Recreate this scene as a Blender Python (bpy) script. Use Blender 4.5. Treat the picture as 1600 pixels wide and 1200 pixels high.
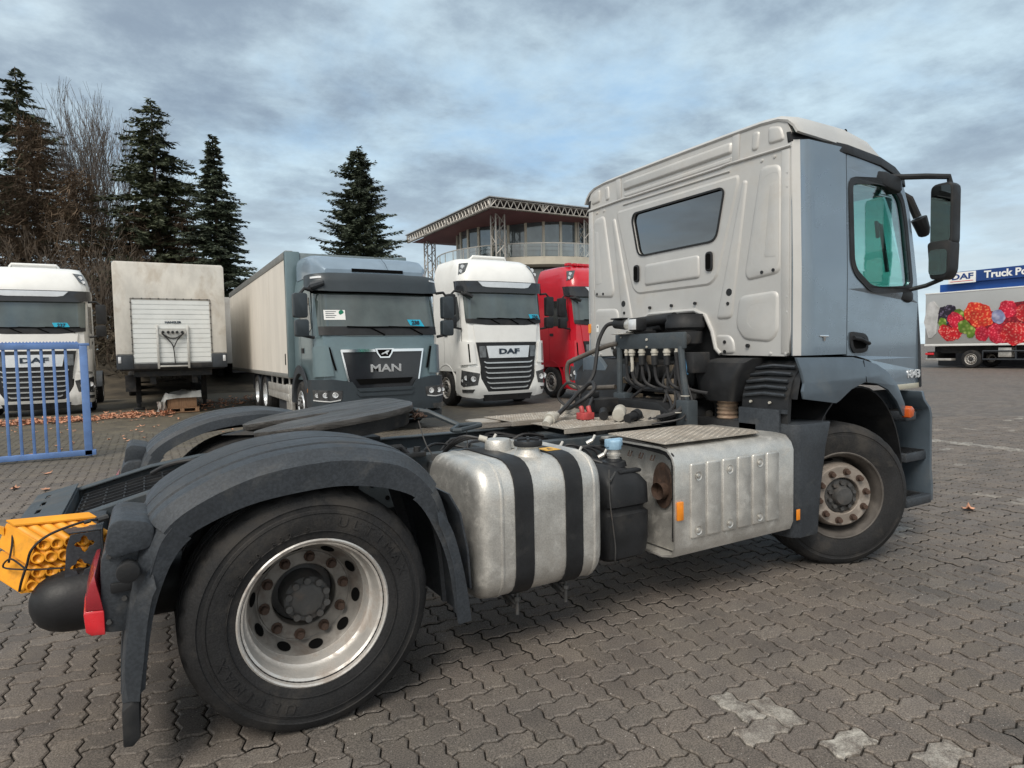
import bpy, bmesh, math, random
from mathutils import Vector as V, Matrix
from mathutils.geometry import tessellate_polygon
random.seed(7)
for _o in list(bpy.data.objects): bpy.data.objects.remove(_o)
SC = bpy.context.scene
COL = SC.collection
R = math.radians
# ------------------------------------------------------------ camera
cam = bpy.data.cameras.new('camera'); camo = bpy.data.objects.new('camera', cam); COL.objects.link(camo)
cam.sensor_width = 36; cam.lens = 22.228; cam.clip_end = 3000; cam.clip_start = .05
_r = V((0.86588, -0.49986, -0.019644)); _u = V((0.044517, 0.037882, 0.99829)); _f = V((0.498265, 0.865275, -0.055054))
CAM = V((-0.5445, -3.7683, 1.5237))
camo.matrix_world = Matrix(((_r.x, _u.x, -_f.x, CAM.x), (_r.y, _u.y, -_f.y, CAM.y), (_r.z, _u.z, -_f.z, CAM.z), (0, 0, 0, 1)))
SC.camera = camo
# ------------------------------------------------------------ view, world, sun
SC.view_settings.view_transform = 'Standard'; SC.view_settings.look = 'None'
SC.view_settings.exposure = 1.0; SC.view_settings.gamma = 1; SC.view_settings.use_curve_mapping = False
SUN_AZ = V((-0.76, -0.65, 0)).normalized(); SUN_EL = R(48)
SUN_DIR = V((SUN_AZ.x * math.cos(SUN_EL), SUN_AZ.y * math.cos(SUN_EL), math.sin(SUN_EL)))

class NT:
    """small helper to write node trees"""
    def __init__(s, tree): s.t = tree; s.n = tree.nodes; s.l = tree.links
    def new(s, typ, **kw):
        n = s.n.new(typ)
        for k, v in kw.items(): setattr(n, k, v)
        return n
    def set(s, sock, v):
        if hasattr(v, 'is_linked'): s.l.new(v, sock)
        elif v is not None:
            if hasattr(sock.default_value, '__len__') and not isinstance(v, (float, int)):
                v = tuple(v); v = v + (1,) if len(v) == 3 and len(sock.default_value) == 4 else v
            sock.default_value = v
    def math(s, op, a, b=None, c=None, clamp=False):
        n = s.new('ShaderNodeMath', operation=op, use_clamp=clamp); s.set(n.inputs[0], a)
        if b is not None: s.set(n.inputs[1], b)
        if c is not None: s.set(n.inputs[2], c)
        return n.outputs[0]
    def vmath(s, op, a, b=None):
        n = s.new('ShaderNodeVectorMath', operation=op); s.set(n.inputs[0], a)
        if b is not None: s.set(n.inputs[3 if op == 'SCALE' else 1], b)
        return n.outputs['Value' if op in ('DOT_PRODUCT', 'LENGTH') else 'Vector']
    def noise(s, vec, scale, detail=3, rough=.55, dist=0):
        n = s.new('ShaderNodeTexNoise'); s.set(n.inputs['Vector'], vec); s.set(n.inputs['Scale'], scale)
        s.set(n.inputs['Detail'], detail); s.set(n.inputs['Roughness'], rough); s.set(n.inputs['Distortion'], dist)
        return n.outputs['Fac']
    def ramp(s, f, a, b, lo=0., hi=1.):
        n = s.new('ShaderNodeMapRange'); n.interpolation_type = 'SMOOTHSTEP'; s.set(n.inputs[0], f); n.inputs[1].default_value = a
        n.inputs[2].default_value = b; n.inputs[3].default_value = lo; n.inputs[4].default_value = hi
        return n.outputs[0]
    def mix(s, f, a, b, mode='MIX'):
        n = s.new('ShaderNodeMix', data_type='RGBA', blend_type=mode); s.set(n.inputs[0], f); s.set(n.inputs[6], a); s.set(n.inputs[7], b)
        return n.outputs[2]

world = bpy.data.worlds.new('World'); SC.world = world; world.use_nodes = True
w = NT(world.node_tree); w.n.clear()
wo = w.new('ShaderNodeOutputWorld'); bg = w.new('ShaderNodeBackground'); w.l.new(bg.outputs[0], wo.inputs[0])
sky = w.new('ShaderNodeTexSky', sky_type='NISHITA'); sky.sun_disc = False; sky.sun_elevation = SUN_EL
sky.sun_rotation = math.atan2(SUN_AZ.x, SUN_AZ.y); sky.air_density = 1.0; sky.dust_density = 1.5; sky.ozone_density = 1.5
tc = w.new('ShaderNodeTexCoord'); dvec = tc.outputs['Generated']
sp = w.new('ShaderNodeSeparateXYZ'); w.l.new(dvec, sp.inputs[0]); dz = sp.outputs[2]
hz = w.math('ADD', w.math('MAXIMUM', dz, 0.0), .16)
cp = w.new('ShaderNodeCombineXYZ'); w.set(cp.inputs[0], w.math('DIVIDE', sp.outputs[0], hz)); w.set(cp.inputs[1], w.math('DIVIDE', sp.outputs[1], hz))
cvec = cp.outputs[0]
n1 = w.noise(cvec, .95, 8, .60, .15); n2 = w.noise(w.vmath('ADD', cvec, (7.3, 2.1, 3.)), 2.6, 7, .62, .1)
n3 = w.noise(w.vmath('ADD', cvec, (1.7, 9.1, 5.)), .5, 3, .5)
shade = w.math('ADD', w.math('MULTIPLY', n1, .6), w.math('MULTIPLY', n2, .4))
cover = w.ramp(w.math('ADD', w.math('MULTIPLY', n1, .7), w.math('MULTIPLY', n3, .3)), .32, .50)
thick = w.ramp(shade, .34, .60)
sunw = w.ramp(w.vmath('DOT_PRODUCT', dvec, tuple(SUN_DIR)), -.4, 1.0)
dark = w.mix(sunw, (1.62, 2.14, 2.78), (2.7, 2.9, 3.1)); bright = w.mix(sunw, (4.0, 5.1, 5.75), (7.4, 7.4, 7.0))
cloud = w.mix(thick, bright, dark)
gap = w.mix(.6, w.mix(1.0, sky.outputs[0], (.6, .72, .85), 'MULTIPLY'), (2.6, 4.1, 5.5))
skyc = w.mix(cover, gap, cloud)
hor = w.ramp(dz, 0.0, .30, .9, 0.)
skyc = w.mix(w.math('MULTIPLY', hor, w.ramp(n2, .35, .65, .55, 1.)), skyc, w.mix(sunw, (4.7, 5.5, 5.8), (7.6, 7.3, 6.6)))
ground_side = w.ramp(dz, -.06, 0.0)
skyc = w.mix(ground_side, (1.1, 1.05, 1.0), skyc)
w.set(bg.inputs[0], skyc); bg.inputs[1].default_value = .085
sun = bpy.data.lights.new('sun', 'SUN'); sun.energy = 1.35; sun.angle = R(26); sun.color = (1, .93, .83)
suno = bpy.data.objects.new('sun', sun); COL.objects.link(suno); suno.rotation_euler = SUN_DIR.to_track_quat('Z', 'Y').to_euler(); suno.location = SUN_DIR * 60
# ------------------------------------------------------------ materials
MATS = {}
def mat(name, col, rough=.6, metal=0., var=.12, vs=6., bump=0., bs=40., dirt=None, damt=0., ds=2.5, coat=0., spec=.5, stretch=None, fine=0., fs=160.):
    """principled material; colour varies by noise in object space, optional dirt patches and fine bump"""
    if name in MATS: return MATS[name]
    m = bpy.data.materials.new(name); m.use_nodes = True; t = NT(m.node_tree); t.n.clear()
    out = t.new('ShaderNodeOutputMaterial'); b = t.new('ShaderNodeBsdfPrincipled'); t.l.new(b.outputs[0], out.inputs[0])
    co = t.new('ShaderNodeTexCoord').outputs['Object']
    if stretch: co = t.vmath('MULTIPLY', co, stretch)
    c = tuple(col) + (1,)
    n = t.noise(co, vs, 4, .6)
    lo = tuple(max(0, x * (1 - var)) for x in col); hi = tuple(min(1, x * (1 + var)) for x in col)
    cc = t.mix(t.ramp(n, .3, .7), lo, hi)
    rr = rough
    if fine:
        nf = t.noise(co, fs, 2, .5); cc = t.mix(t.ramp(nf, .35, .65), t.mix(1., cc, (1 - fine,) * 3, 'MULTIPLY'), t.mix(1., cc, (1 + fine,) * 3, 'MULTIPLY'))
    if dirt is not None:
        nd = t.noise(t.vmath('ADD', co, (3.1, 1.7, .4)), ds, 6, .68, .4); f = t.ramp(nd, .62 - damt * .4, .80 - damt * .3, 0, min(1, damt * 1.5))
        cc = t.mix(f, cc, dirt); rr = t.ramp(nd, .4, .75, rough, min(.95, rough + .3))
        if metal: t.set(b.inputs['Metallic'], t.math('MULTIPLY', t.math('SUBTRACT', 1., f), metal))
    t.set(b.inputs['Base Color'], cc); t.set(b.inputs['Roughness'], rr)
    if not (metal and dirt is not None): b.inputs['Metallic'].default_value = metal
    b.inputs['Specular IOR Level'].default_value = spec
    if coat: b.inputs['Coat Weight'].default_value = coat; b.inputs['Coat Roughness'].default_value = .06
    if bump:
        bn = t.new('ShaderNodeBump'); bn.inputs['Strength'].default_value = bump; bn.inputs['Distance'].default_value = .01
        t.set(bn.inputs['Height'], t.noise(co, bs, 4, .6)); t.l.new(bn.outputs[0], b.inputs['Normal'])
    MATS[name] = m; return m
def glassmat(name, tint, refl=.12, trans=.5, rough=.02):
    """thin pane: tinted see-through mixed with gloss by fresnel-like weight"""
    m = bpy.data.materials.new(name); m.use_nodes = True; t = NT(m.node_tree); t.n.clear()
    out = t.new('ShaderNodeOutputMaterial'); tr = t.new('ShaderNodeBsdfTransparent'); tr.inputs[0].default_value = tuple(tint) + (1,)
    gl = t.new('ShaderNodeBsdfGlossy'); gl.inputs['Roughness'].default_value = rough; gl.inputs[0].default_value = (.95, .98, 1, 1)
    lw = t.new('ShaderNodeLayerWeight'); lw.inputs[0].default_value = .35
    f = t.math('ADD', t.math('MULTIPLY', lw.outputs['Facing'], .55), refl, clamp=True)
    mx = t.new('ShaderNodeMixShader'); t.set(mx.inputs[0], f); t.l.new(tr.outputs[0], mx.inputs[1]); t.l.new(gl.outputs[0], mx.inputs[2])
    t.l.new(mx.outputs[0], out.inputs[0]); MATS[name] = m; return m

# ------------------------------------------------------------ mesh builder
class M:
    def __init__(s): s.v = []; s.f = []; s.m = []; s.cur = 0
    def add(s, vs, fs):
        o = len(s.v); s.v += [tuple(x) for x in vs]
        for f in fs: s.f.append(tuple(i + o for i in f)); s.m.append(s.cur)
        return s
    def mark(s): return len(s.v)
    def xf(s, k, mtx):
        for i in range(k, len(s.v)): s.v[i] = tuple(mtx @ V(s.v[i]))
        return s
    def box(s, x0, x1, y0, y1, z0, z1, rot=None):
        vs = [(x, y, z) for x in (x0, x1) for y in (y0, y1) for z in (z0, z1)]
        if rot is not None:
            c = V(((x0 + x1) / 2, (y0 + y1) / 2, (z0 + z1) / 2)); vs = [c + rot @ (V(q) - c) for q in vs]
        return s.add(vs, [(0, 1, 3, 2), (4, 6, 7, 5), (0, 4, 5, 1), (2, 3, 7, 6), (0, 2, 6, 4), (1, 5, 7, 3)])
    def prism(s, poly, ax, a, b):
        """polygon in the two other axes (cyclic order) pushed along ax from a to b"""
        def p(q, h): return {'x': (h, q[0], q[1]), 'y': (q[0], h, q[1]), 'z': (q[0], q[1], h)}[ax]
        n = len(poly); vs = [p(q, a) for q in poly] + [p(q, b) for q in poly]
        return s.add(vs, [tuple(range(n))[::-1], tuple(range(n, 2 * n))] + [(i, (i + 1) % n, n + (i + 1) % n, n + i) for i in range(n)])
    def loft(s, rings, cap=True, closed=True, loop=False):
        n = len(rings[0]); vs = [p for r in rings for p in r]; fs = []
        K = len(rings)
        for k in range(K if loop else K - 1):
            for i in range(n if closed else n - 1):
                j = (i + 1) % n; k2 = (k + 1) % K; fs.append((k * n + i, k * n + j, k2 * n + j, k2 * n + i))
        if cap and closed and not loop: fs += [tuple(range(n))[::-1], tuple(range((K - 1) * n, K * n))]
        return s.add(vs, fs)
    def tube(s, pts, r, n=8, cap=True, smooth=0):
        pts = [V(p) for p in pts]
        if smooth: pts = catmull(pts, smooth)
        rs = r if isinstance(r, (list, tuple)) else [r] * len(pts)
        if len(rs) != len(pts): rs = [rs[0] + (rs[-1] - rs[0]) * i / (len(pts) - 1) for i in range(len(pts))]
        rings = []; up = None
        for i, p in enumerate(pts):
            d = (pts[min(i + 1, len(pts) - 1)] - pts[max(i - 1, 0)]).normalized()
            if up is None: up = V((0, 0, 1)) if abs(d.z) < .9 else V((1, 0, 0))
            a = d.cross(up).normalized(); b = a.cross(d); up = b
            rings.append([p + a * (rs[i] * math.cos(2 * math.pi * k / n)) + b * (rs[i] * math.sin(2 * math.pi * k / n)) for k in range(n)])
        return s.loft(rings, cap)
    def cyl(s, p0, p1, r, n=16, r2=None): return s.tube([p0, p1], [r, r if r2 is None else r2], n)
    def lathe(s, prof, c=(0, 0, 0), ax='y', n=32, cap=False, loop=False):
        """profile of (radius, height along ax) turned round ax through c"""
        rings = []
        for r, h in prof:
            ring = []
            for k in range(n):
                t = 2 * math.pi * k / n; a, b = r * math.cos(t), r * math.sin(t)
                q = {'x': (h, a, b), 'y': (a, h, b), 'z': (a, b, h)}[ax]; ring.append((c[0] + q[0], c[1] + q[1], c[2] + q[2]))
            rings.append(ring)
        return s.loft(rings, cap, True, loop)
    def plate(s, outer, holes, fn, th):
        """flat or bent sheet with holes: fn(u, v, w) -> point, w from 0 to th"""
        loops = [outer] + list(holes); tri = tessellate_polygon([[V((q[0], q[1], 0)) for q in L] for L in loops])
        flat = [q for L in loops for q in L]; n = len(flat)
        vs = [fn(q[0], q[1], 0) for q in flat] + [fn(q[0], q[1], th) for q in flat]
        fs = [tuple(t) for t in tri] + [tuple(n + i for i in t[::-1]) for t in tri]; o = 0
        for L in loops:
            k = len(L); fs += [(o + i, o + (i + 1) % k, n + o + (i + 1) % k, n + o + i) for i in range(k)]; o += k
        return s.add(vs, fs)
    def emboss(s, poly, fn, h, inset):
        """raised or sunk pressing: outline at w=0, inset outline at w=h, with a soft shoulder"""
        p1 = inset_poly(poly, inset * .45); p2 = inset_poly(poly, inset); n = len(poly)
        vs = [fn(q[0], q[1], 0) for q in poly] + [fn(q[0], q[1], h * .75) for q in p1] + [fn(q[0], q[1], h) for q in p2]
        fs = [(k * n + i, k * n + (i + 1) % n, (k + 1) * n + (i + 1) % n, (k + 1) * n + i) for k in (0, 1) for i in range(n)]
        tri = tessellate_polygon([[V((q[0], q[1], 0)) for q in p2]]); fs += [tuple(2 * n + i for i in t) for t in tri]
        return s.add(vs, fs)
    def grid(s, rows):
        return s.loft(rows, cap=False, closed=False)
    def build(s, name, mats, parent=None, sm=35, bev=0, bseg=2, solid=0, loc=None, recalc=True, rot=None):
        me = bpy.data.meshes.new(name); me.from_pydata(s.v, [], s.f)
        mats = mats if isinstance(mats, (list, tuple)) else [mats]
        for q in mats: me.materials.append(q)
        if len(mats) > 1: me.polygons.foreach_set('material_index', s.m)
        if recalc or bev or solid:
            bm = bmesh.new(); bm.from_mesh(me)
            if recalc: bmesh.ops.recalc_face_normals(bm, faces=bm.faces)
            if solid: bmesh.ops.solidify(bm, geom=bm.faces[:], thickness=solid)
            if bev:
                ed = [e for e in bm.edges if len(e.link_faces) == 2 and e.calc_face_angle(0) > R(28)]
                bmesh.ops.bevel(bm, geom=ed, offset=bev, segments=bseg, profile=.5, affect='EDGES', clamp_overlap=True)
            bm.to_mesh(me); bm.free()
        if sm:
            me.shade_smooth(); me.set_sharp_from_angle(angle=R(sm))
        o = bpy.data.objects.new(name, me); COL.objects.link(o)
        if parent is not None: o.parent = parent
        if loc is not None: o.location = loc
        if rot is not None: o.rotation_euler = rot
        return o
    def each(s, name, mats, parent=None, **kw):
        """every loose piece becomes an object of its own"""
        par = list(range(len(s.v)))
        def find(i):
            while par[i] != i: par[i] = par[par[i]]; i = par[i]
            return i
        for f in s.f:
            a = find(f[0])
            for i in f[1:]: par[find(i)] = a
        grp = {}
        for f in s.f: grp.setdefault(find(f[0]), []).append(f)
        out = []
        for fs in grp.values():
            idx = sorted({i for f in fs for i in f}); mp = {i: k for k, i in enumerate(idx)}; q = M(); q.add([s.v[i] for i in idx], [tuple(mp[i] for i in f) for f in fs]); out.append(q.build(name, mats, parent, **kw))
        return out
def catmull(P, k):
    P = [V(p) for p in P]; out = []
    for i in range(len(P) - 1):
        a, b, c, d = P[max(i - 1, 0)], P[i], P[i + 1], P[min(i + 2, len(P) - 1)]
        for j in range(k):
            t = j / k; out.append(.5 * ((2 * b) + (c - a) * t + (2 * a - 5 * b + 4 * c - d) * t * t + (3 * b - a - 3 * c + d) * t ** 3))
    out.append(P[-1]); return out
def inset_poly(poly, d):
    n = len(poly); A = sum(poly[i][0] * poly[(i + 1) % n][1] - poly[(i + 1) % n][0] * poly[i][1] for i in range(n)); sg = 1 if A > 0 else -1
    out = []
    for i in range(n):
        p0, p, p1 = V(poly[i - 1]).to_2d(), V(poly[i]).to_2d(), V(poly[(i + 1) % n]).to_2d()
        a = (p - p0).normalized(); b = (p1 - p).normalized()
        na = V((-a.y, a.x)); nb = V((-b.y, b.x)); m = na + nb
        m = m / max(.35, m.dot(na)) if m.length > 1e-6 else na
        q = p + m * d * sg; out.append((q.x, q.y))
    return out
def rpoly(pts, r, k=4):
    """polygon with rounded corners; r one radius or a list"""
    n = len(pts); out = []
    for i in range(n):
        p0, p, p1 = V(pts[i - 1]).to_2d(), V(pts[i]).to_2d(), V(pts[(i + 1) % n]).to_2d()
        rr = r[i] if isinstance(r, (list, tuple)) else r
        l0, l1 = (p0 - p).length, (p1 - p).length; d0 = (p0 - p).normalized(); d1 = (p1 - p).normalized()
        t = min(rr, .48 * l0, .48 * l1)
        if t < 1e-4: out.append((p.x, p.y)); continue
        a = p + d0 * t; b = p + d1 * t
        for j in range(k + 1):
            s_ = j / k; q = a * (1 - s_) ** 2 + p * 2 * s_ * (1 - s_) + b * s_ ** 2; out.append((q.x, q.y))
    return out
def rrect(x0, x1, y0, y1, r, k=4): return rpoly([(x0, y0), (x1, y0), (x1, y1), (x0, y1)], r, k)
def thing(name, label, cat, loc=(0, 0, 0), rz=0, group=None):
    o = bpy.data.objects.new(name, None); COL.objects.link(o); o.location = loc; o.rotation_euler = (0, 0, rz); o.empty_display_size = .2
    return tag(o, label, cat, group)
def tag(o, label=None, cat=None, group=None, kind=None):
    for k, v in (('label', label), ('category', cat), ('group', group), ('kind', kind)):
        if v: o[k] = v
    return o
KIDS = {}
def children_of(root): return [o for o in COL.objects if o.parent is root]
def copy_tree(o, parent=None):
    kids = {}
    for q in COL.objects: kids.setdefault(q.parent, []).append(q)
    def cp(a, par):
        c = a.copy(); COL.objects.link(c); c.parent = par
        for ch in kids.get(a, []): cp(ch, c)
        return c
    return cp(o, parent)
def dup(o, parent, loc=None, rot=None):
    c = o.copy(); COL.objects.link(c); c.parent = parent
    if loc is not None: c.location = loc
    if rot is not None: c.rotation_euler = rot
    return c
def text(name, s, size, mt, parent, mtx, ext=.004, bold=0., sx=1.):
    cu = bpy.data.curves.new(name, 'FONT'); cu.body = s; cu.size = size; cu.extrude = ext; cu.offset = bold; cu.align_x = 'CENTER'; cu.align_y = 'CENTER'; cu.resolution_u = 3
    ob = bpy.data.objects.new(name, cu); COL.objects.link(ob); dg = bpy.context.evaluated_depsgraph_get(); dg.update()
    me = bpy.data.meshes.new_from_object(ob.evaluated_get(dg)); bpy.data.objects.remove(ob)
    me.transform(mtx @ Matrix.Diagonal((sx, 1, 1, 1))); me.materials.clear(); me.materials.append(mt)
    o = bpy.data.objects.new(name, me); COL.objects.link(o); o.parent = parent; return o
def frame(origin, xa, ya):
    """matrix whose x, y are given directions (text lies in x, y; faces z)"""
    x = V(xa).normalized(); y = V(ya).normalized(); z = x.cross(y)
    return Matrix(((x.x, y.x, z.x, origin[0]), (x.y, y.y, z.y, origin[1]), (x.z, y.z, z.z, origin[2]), (0, 0, 0, 1)))
def lerp(a, b, t): return a + (b - a) * t
def interp(tab, x):
    if x <= tab[0][0]: return tab[0][1]
    for (a, va), (b, vb) in zip(tab, tab[1:]):
        if x <= b: return lerp(va, vb, (x - a) / (b - a) if b > a else 0)
    return tab[-1][1]
# shared materials
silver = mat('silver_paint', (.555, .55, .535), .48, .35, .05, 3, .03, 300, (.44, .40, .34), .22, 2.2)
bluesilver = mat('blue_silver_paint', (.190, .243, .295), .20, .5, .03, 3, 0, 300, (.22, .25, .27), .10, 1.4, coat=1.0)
greyplastic = mat('grey_plastic', (.036, .042, .050), .42, 0, .15, 5, .15, 120, (.115, .112, .106), .24, 6., fine=.16, spec=.42, fs=90.)
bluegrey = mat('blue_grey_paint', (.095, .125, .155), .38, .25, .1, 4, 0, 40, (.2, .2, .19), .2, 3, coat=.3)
blackpl = mat('black_plastic', (.015, .016, .018), .48, 0, .3, 6, .1, 90, (.06, .055, .05), .25, 4, spec=.4)
blacksteel = mat('black_steel', (.020, .021, .023), .55, .1, .3, 6, .15, 60, (.075, .064, .053), .4, 4, fine=.15, spec=.4)
framepaint = mat('chassis_paint', (.055, .068, .078), .5, .15, .15, 5, .08, 60, (.17, .15, .13), .3, 3, fine=.08)
rubber = mat('tyre_rubber', (.019, .019, .020), .72, 0, .25, 4, .25, 70, (.062, .056, .050), .40, 5, fine=.2, spec=.32)
alu = mat('aluminium', (.62, .605, .57), .42, .75, .12, 5, .10, 120, (.40, .37, .33), .20, 11, fine=.08)
deckalu = mat('dirty_aluminium', (.36, .33, .29), .6, .35, .18, 7, .1, 90, (.24, .20, .16), .45, 6, fine=.12)
rimsilver = mat('rim_silver', (.62, .60, .57), .4, .55, .12, 5, .12, 90, (.22, .16, .12), .42, 9)
discgrey = mat('wheel_disc_grey', (.21, .198, .182), .55, .3, .2, 7, .12, 90, (.09, .065, .05), .45, 7)
hubdark = mat('hub_grey', (.060, .060, .060), .6, .1, .25, 14, .15, 60, (.13, .10, .08), .3, 9)
rust = mat('rusty_steel', (.07, .042, .030), .8, .2, .4, 20, .3, 90, (.05, .035, .03), .4, 12)
black = mat('black_void', (.005, .005, .005), .9, 0, 0, spec=.05)
chrome = mat('chrome', (.86, .87, .88), .12, 1., .03, 5)
white_paint = mat('white_paint', (.82, .82, .80), .35, 0, .04, 2, 0, 40, (.5, .47, .41), .18, 1.6, coat=.4)
yellow = mat('yellow_plastic', (.84, .35, .018), .45, 0, .12, 9, .05, 60, (.30, .16, .05), .25, 9)
orange = mat('orange_reflector', (.85, .27, .02), .3, 0, .1, 20)
redlens = mat('red_lens', (.62, .02, .03), .2, 0, .1, 12, 0, 40, (.35, .12, .12), .15, 6, coat=.6)
rubberhose = mat('rubber_hose', (.02, .02, .022), .5, 0, .2, 8, .1, 80, (.10, .09, .08), .25, 8)
whitepl = mat('pale_plastic', (.46, .44, .39), .5, 0, .1, 12, 0, 40, (.3, .26, .2), .25, 14)
# ============================================================ ground and paving
def paver_mat(name, built):
    m = bpy.data.materials.new(name); m.use_nodes = True; t = NT(m.node_tree); t.n.clear()
    out = t.new('ShaderNodeOutputMaterial'); b = t.new('ShaderNodeBsdfPrincipled'); t.l.new(b.outputs[0], out.inputs[0])
    pos = t.new('ShaderNodeNewGeometry').outputs['Position']
    big = t.noise(pos, .35, 4, .6); mid = t.noise(pos, 3.0, 4, .65); fine = t.noise(pos, 150, 3, .7); grit = t.noise(t.vmath('ADD', pos, (5, 3, 1)), 95, 2, .5)
    if built:
        at = t.new('ShaderNodeAttribute', attribute_name='tone'); sa = t.new('ShaderNodeSeparateColor'); t.l.new(at.outputs[0], sa.inputs[0])
        tone, paint, hue = sa.outputs
        c = t.mix(tone, (.074, .062, .053), (.182, .158, .138)); c = t.mix(t.math('MULTIPLY', hue, .5), c, (.165, .138, .118))
    else:
        br = t.new('ShaderNodeTexBrick'); br.inputs['Color1'].default_value = (.12, .10, .086, 1); br.inputs['Color2'].default_value = (.17, .148, .13, 1); br.inputs['Mortar'].default_value = (.07, .06, .05, 1)
        br.inputs['Scale'].default_value = 1; br.inputs['Mortar Size'].default_value = .008; br.inputs['Brick Width'].default_value = .222; br.inputs['Row Height'].default_value = .111; t.set(br.inputs['Vector'], pos)
        c = br.outputs[0]
    c = t.mix(1., c, t.mix(t.ramp(mid, .25, .75), (.80, .80, .82), (1.18, 1.17, 1.15)), 'MULTIPLY')
    c = t.mix(t.ramp(big, .48, .72, 0, .5), c, (.085, .082, .078)); c = t.mix(t.ramp(t.noise(t.vmath('ADD', pos, (2., 8., 0.)), 1.3, 5, .7, .3), .56, .70, 0, .55), c, (.062, .058, .054))
    c = t.mix(1., c, t.mix(t.ramp(fine, .32, .68), (.50, .50, .50), (1.50, 1.49, 1.47)), 'MULTIPLY')
    c = t.mix(t.ramp(grit, .70, .76, 0, .85), c, (.62, .58, .54)); c = t.mix(t.ramp(grit, .30, .24, 0, .7), c, (.05, .045, .04))
    if built:
        sx = t.new('ShaderNodeSeparateXYZ'); t.l.new(pos, sx.inputs[0]); a = t.math('ADD', t.ramp(sx.outputs[1], 4.5, 9.5), t.math('MULTIPLY', t.math('SUBTRACT', mid, .5), .7)); a = t.math('MULTIPLY', a, t.ramp(sx.outputs[0], 9., 3.), clamp=True)
        c = t.mix(t.math('MULTIPLY', a, .7), c, t.mix(t.ramp(mid, .35, .65), (.055, .05, .036), (.10, .09, .062)))
        pm = t.math('MULTIPLY', paint, t.ramp(t.noise(pos, 13, 6, .75), .34, .68)); c = t.mix(pm, c, t.mix(t.ramp(fine, .3, .7), (.36, .34, .30), (.60, .57, .51)))
    else:
        # soil and moss creep over the yard near the parked trailers at the back
        sx = t.new('ShaderNodeSeparateXYZ'); t.l.new(pos, sx.inputs[0])
        a = t.math('ADD', t.ramp(sx.outputs[1], 4., 13.), t.math('MULTIPLY', t.math('SUBTRACT', mid, .5), .6)); a = t.math('MULTIPLY', a, t.ramp(sx.outputs[0], 14., 4.), clamp=True)
        c = t.mix(t.math('MULTIPLY', a, .75), c, t.mix(t.ramp(mid, .35, .65), (.060, .052, .036), (.115, .10, .066)))
    t.set(b.inputs['Base Color'], c); t.set(b.inputs['Roughness'], t.ramp(mid, .2, .8, .62, .85)); b.inputs['Specular IOR Level'].default_value = .45
    bn = t.new('ShaderNodeBump'); bn.inputs['Strength'].default_value = .55; bn.inputs['Distance'].default_value = .004
    t.set(bn.inputs['Height'], t.math('ADD', t.math('MULTIPLY', fine, .6), t.math('MULTIPLY', mid, .8))); t.l.new(bn.outputs[0], b.inputs['Normal'])
    return m
m_paver = paver_mat('concrete_paver', True); m_yard = paver_mat('yard_paving', False)
m_joint = mat('joint_sand', (.016, .013, .010), .95, 0, .4, 12, .3, 90)
g = M(); N_ = 24
g.add([(-260 + 620 * i / N_, -160 + 620 * j / N_, -.016) for j in range(N_ + 1) for i in range(N_ + 1)], [(j * (N_ + 1) + i, j * (N_ + 1) + i + 1, (j + 1) * (N_ + 1) + i + 1, (j + 1) * (N_ + 1) + i) for j in range(N_) for i in range(N_)])
ground = g.build('ground', m_yard, sm=0); tag(ground, kind='structure')
PA = .111; OX, OY = .606, -1.538
EH = [(0, 0), (.030, .0105), (.080, -.0105)]; EV = [(0, 0), (-.0105, .030), (.0105, .080)]
def outline(w, h):
    p = []
    for i in range(w): p += [(i * PA + a, b) for a, b in EH]
    for j in range(h): p += [(w * PA + a, j * PA + b) for a, b in EV]
    def back(E, L): return [(L - a, -b) for a, b in E]
    for i in range(w): p += [((w - i) * PA - a, h * PA - b) for a, b in EH]
    for j in range(h): p += [(-a, (h - j) * PA - b) for a, b in EV]
    return p
def paver_rings(w, h):
    p = outline(w, h); a = inset_poly(p, .0038); b = inset_poly(p, .0105)
    return [[(x, y, -.03) for x, y in a], [(x, y, -.0045) for x, y in a], [(x, y, 0) for x, y in b]]
PR = {'h': paver_rings(2, 1), 'v': paver_rings(1, 2)}
def paver_mesh(kind, tones):
    rings = PR[kind]; n = len(rings[0]); m = M(); m.v = [p for r in rings for p in r]
    m.f = [(k * n + i, k * n + (i + 1) % n, (k + 1) * n + (i + 1) % n, (k + 1) * n + i) for k in (0, 1) for i in range(n)] + [tuple(range(2 * n, 3 * n))]
    return m
def tone_attr(me, cols):
    at = me.color_attributes.new('tone', 'FLOAT_COLOR', 'POINT'); buf = []
    for c in cols: buf += [c[0], c[1], c[2], 1]
    at.data.foreach_set('color', buf)
rng = random.Random(3)
cells = []
FH = V((_f.x, _f.y, 0)).normalized(); FR = V((_r.x, _r.y, 0)).normalized()
L0, L1 = V((1.306, -1.814, 0)), V((2.30, -2.93, 0)); LD = (L1 - L0).normalized()
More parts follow.
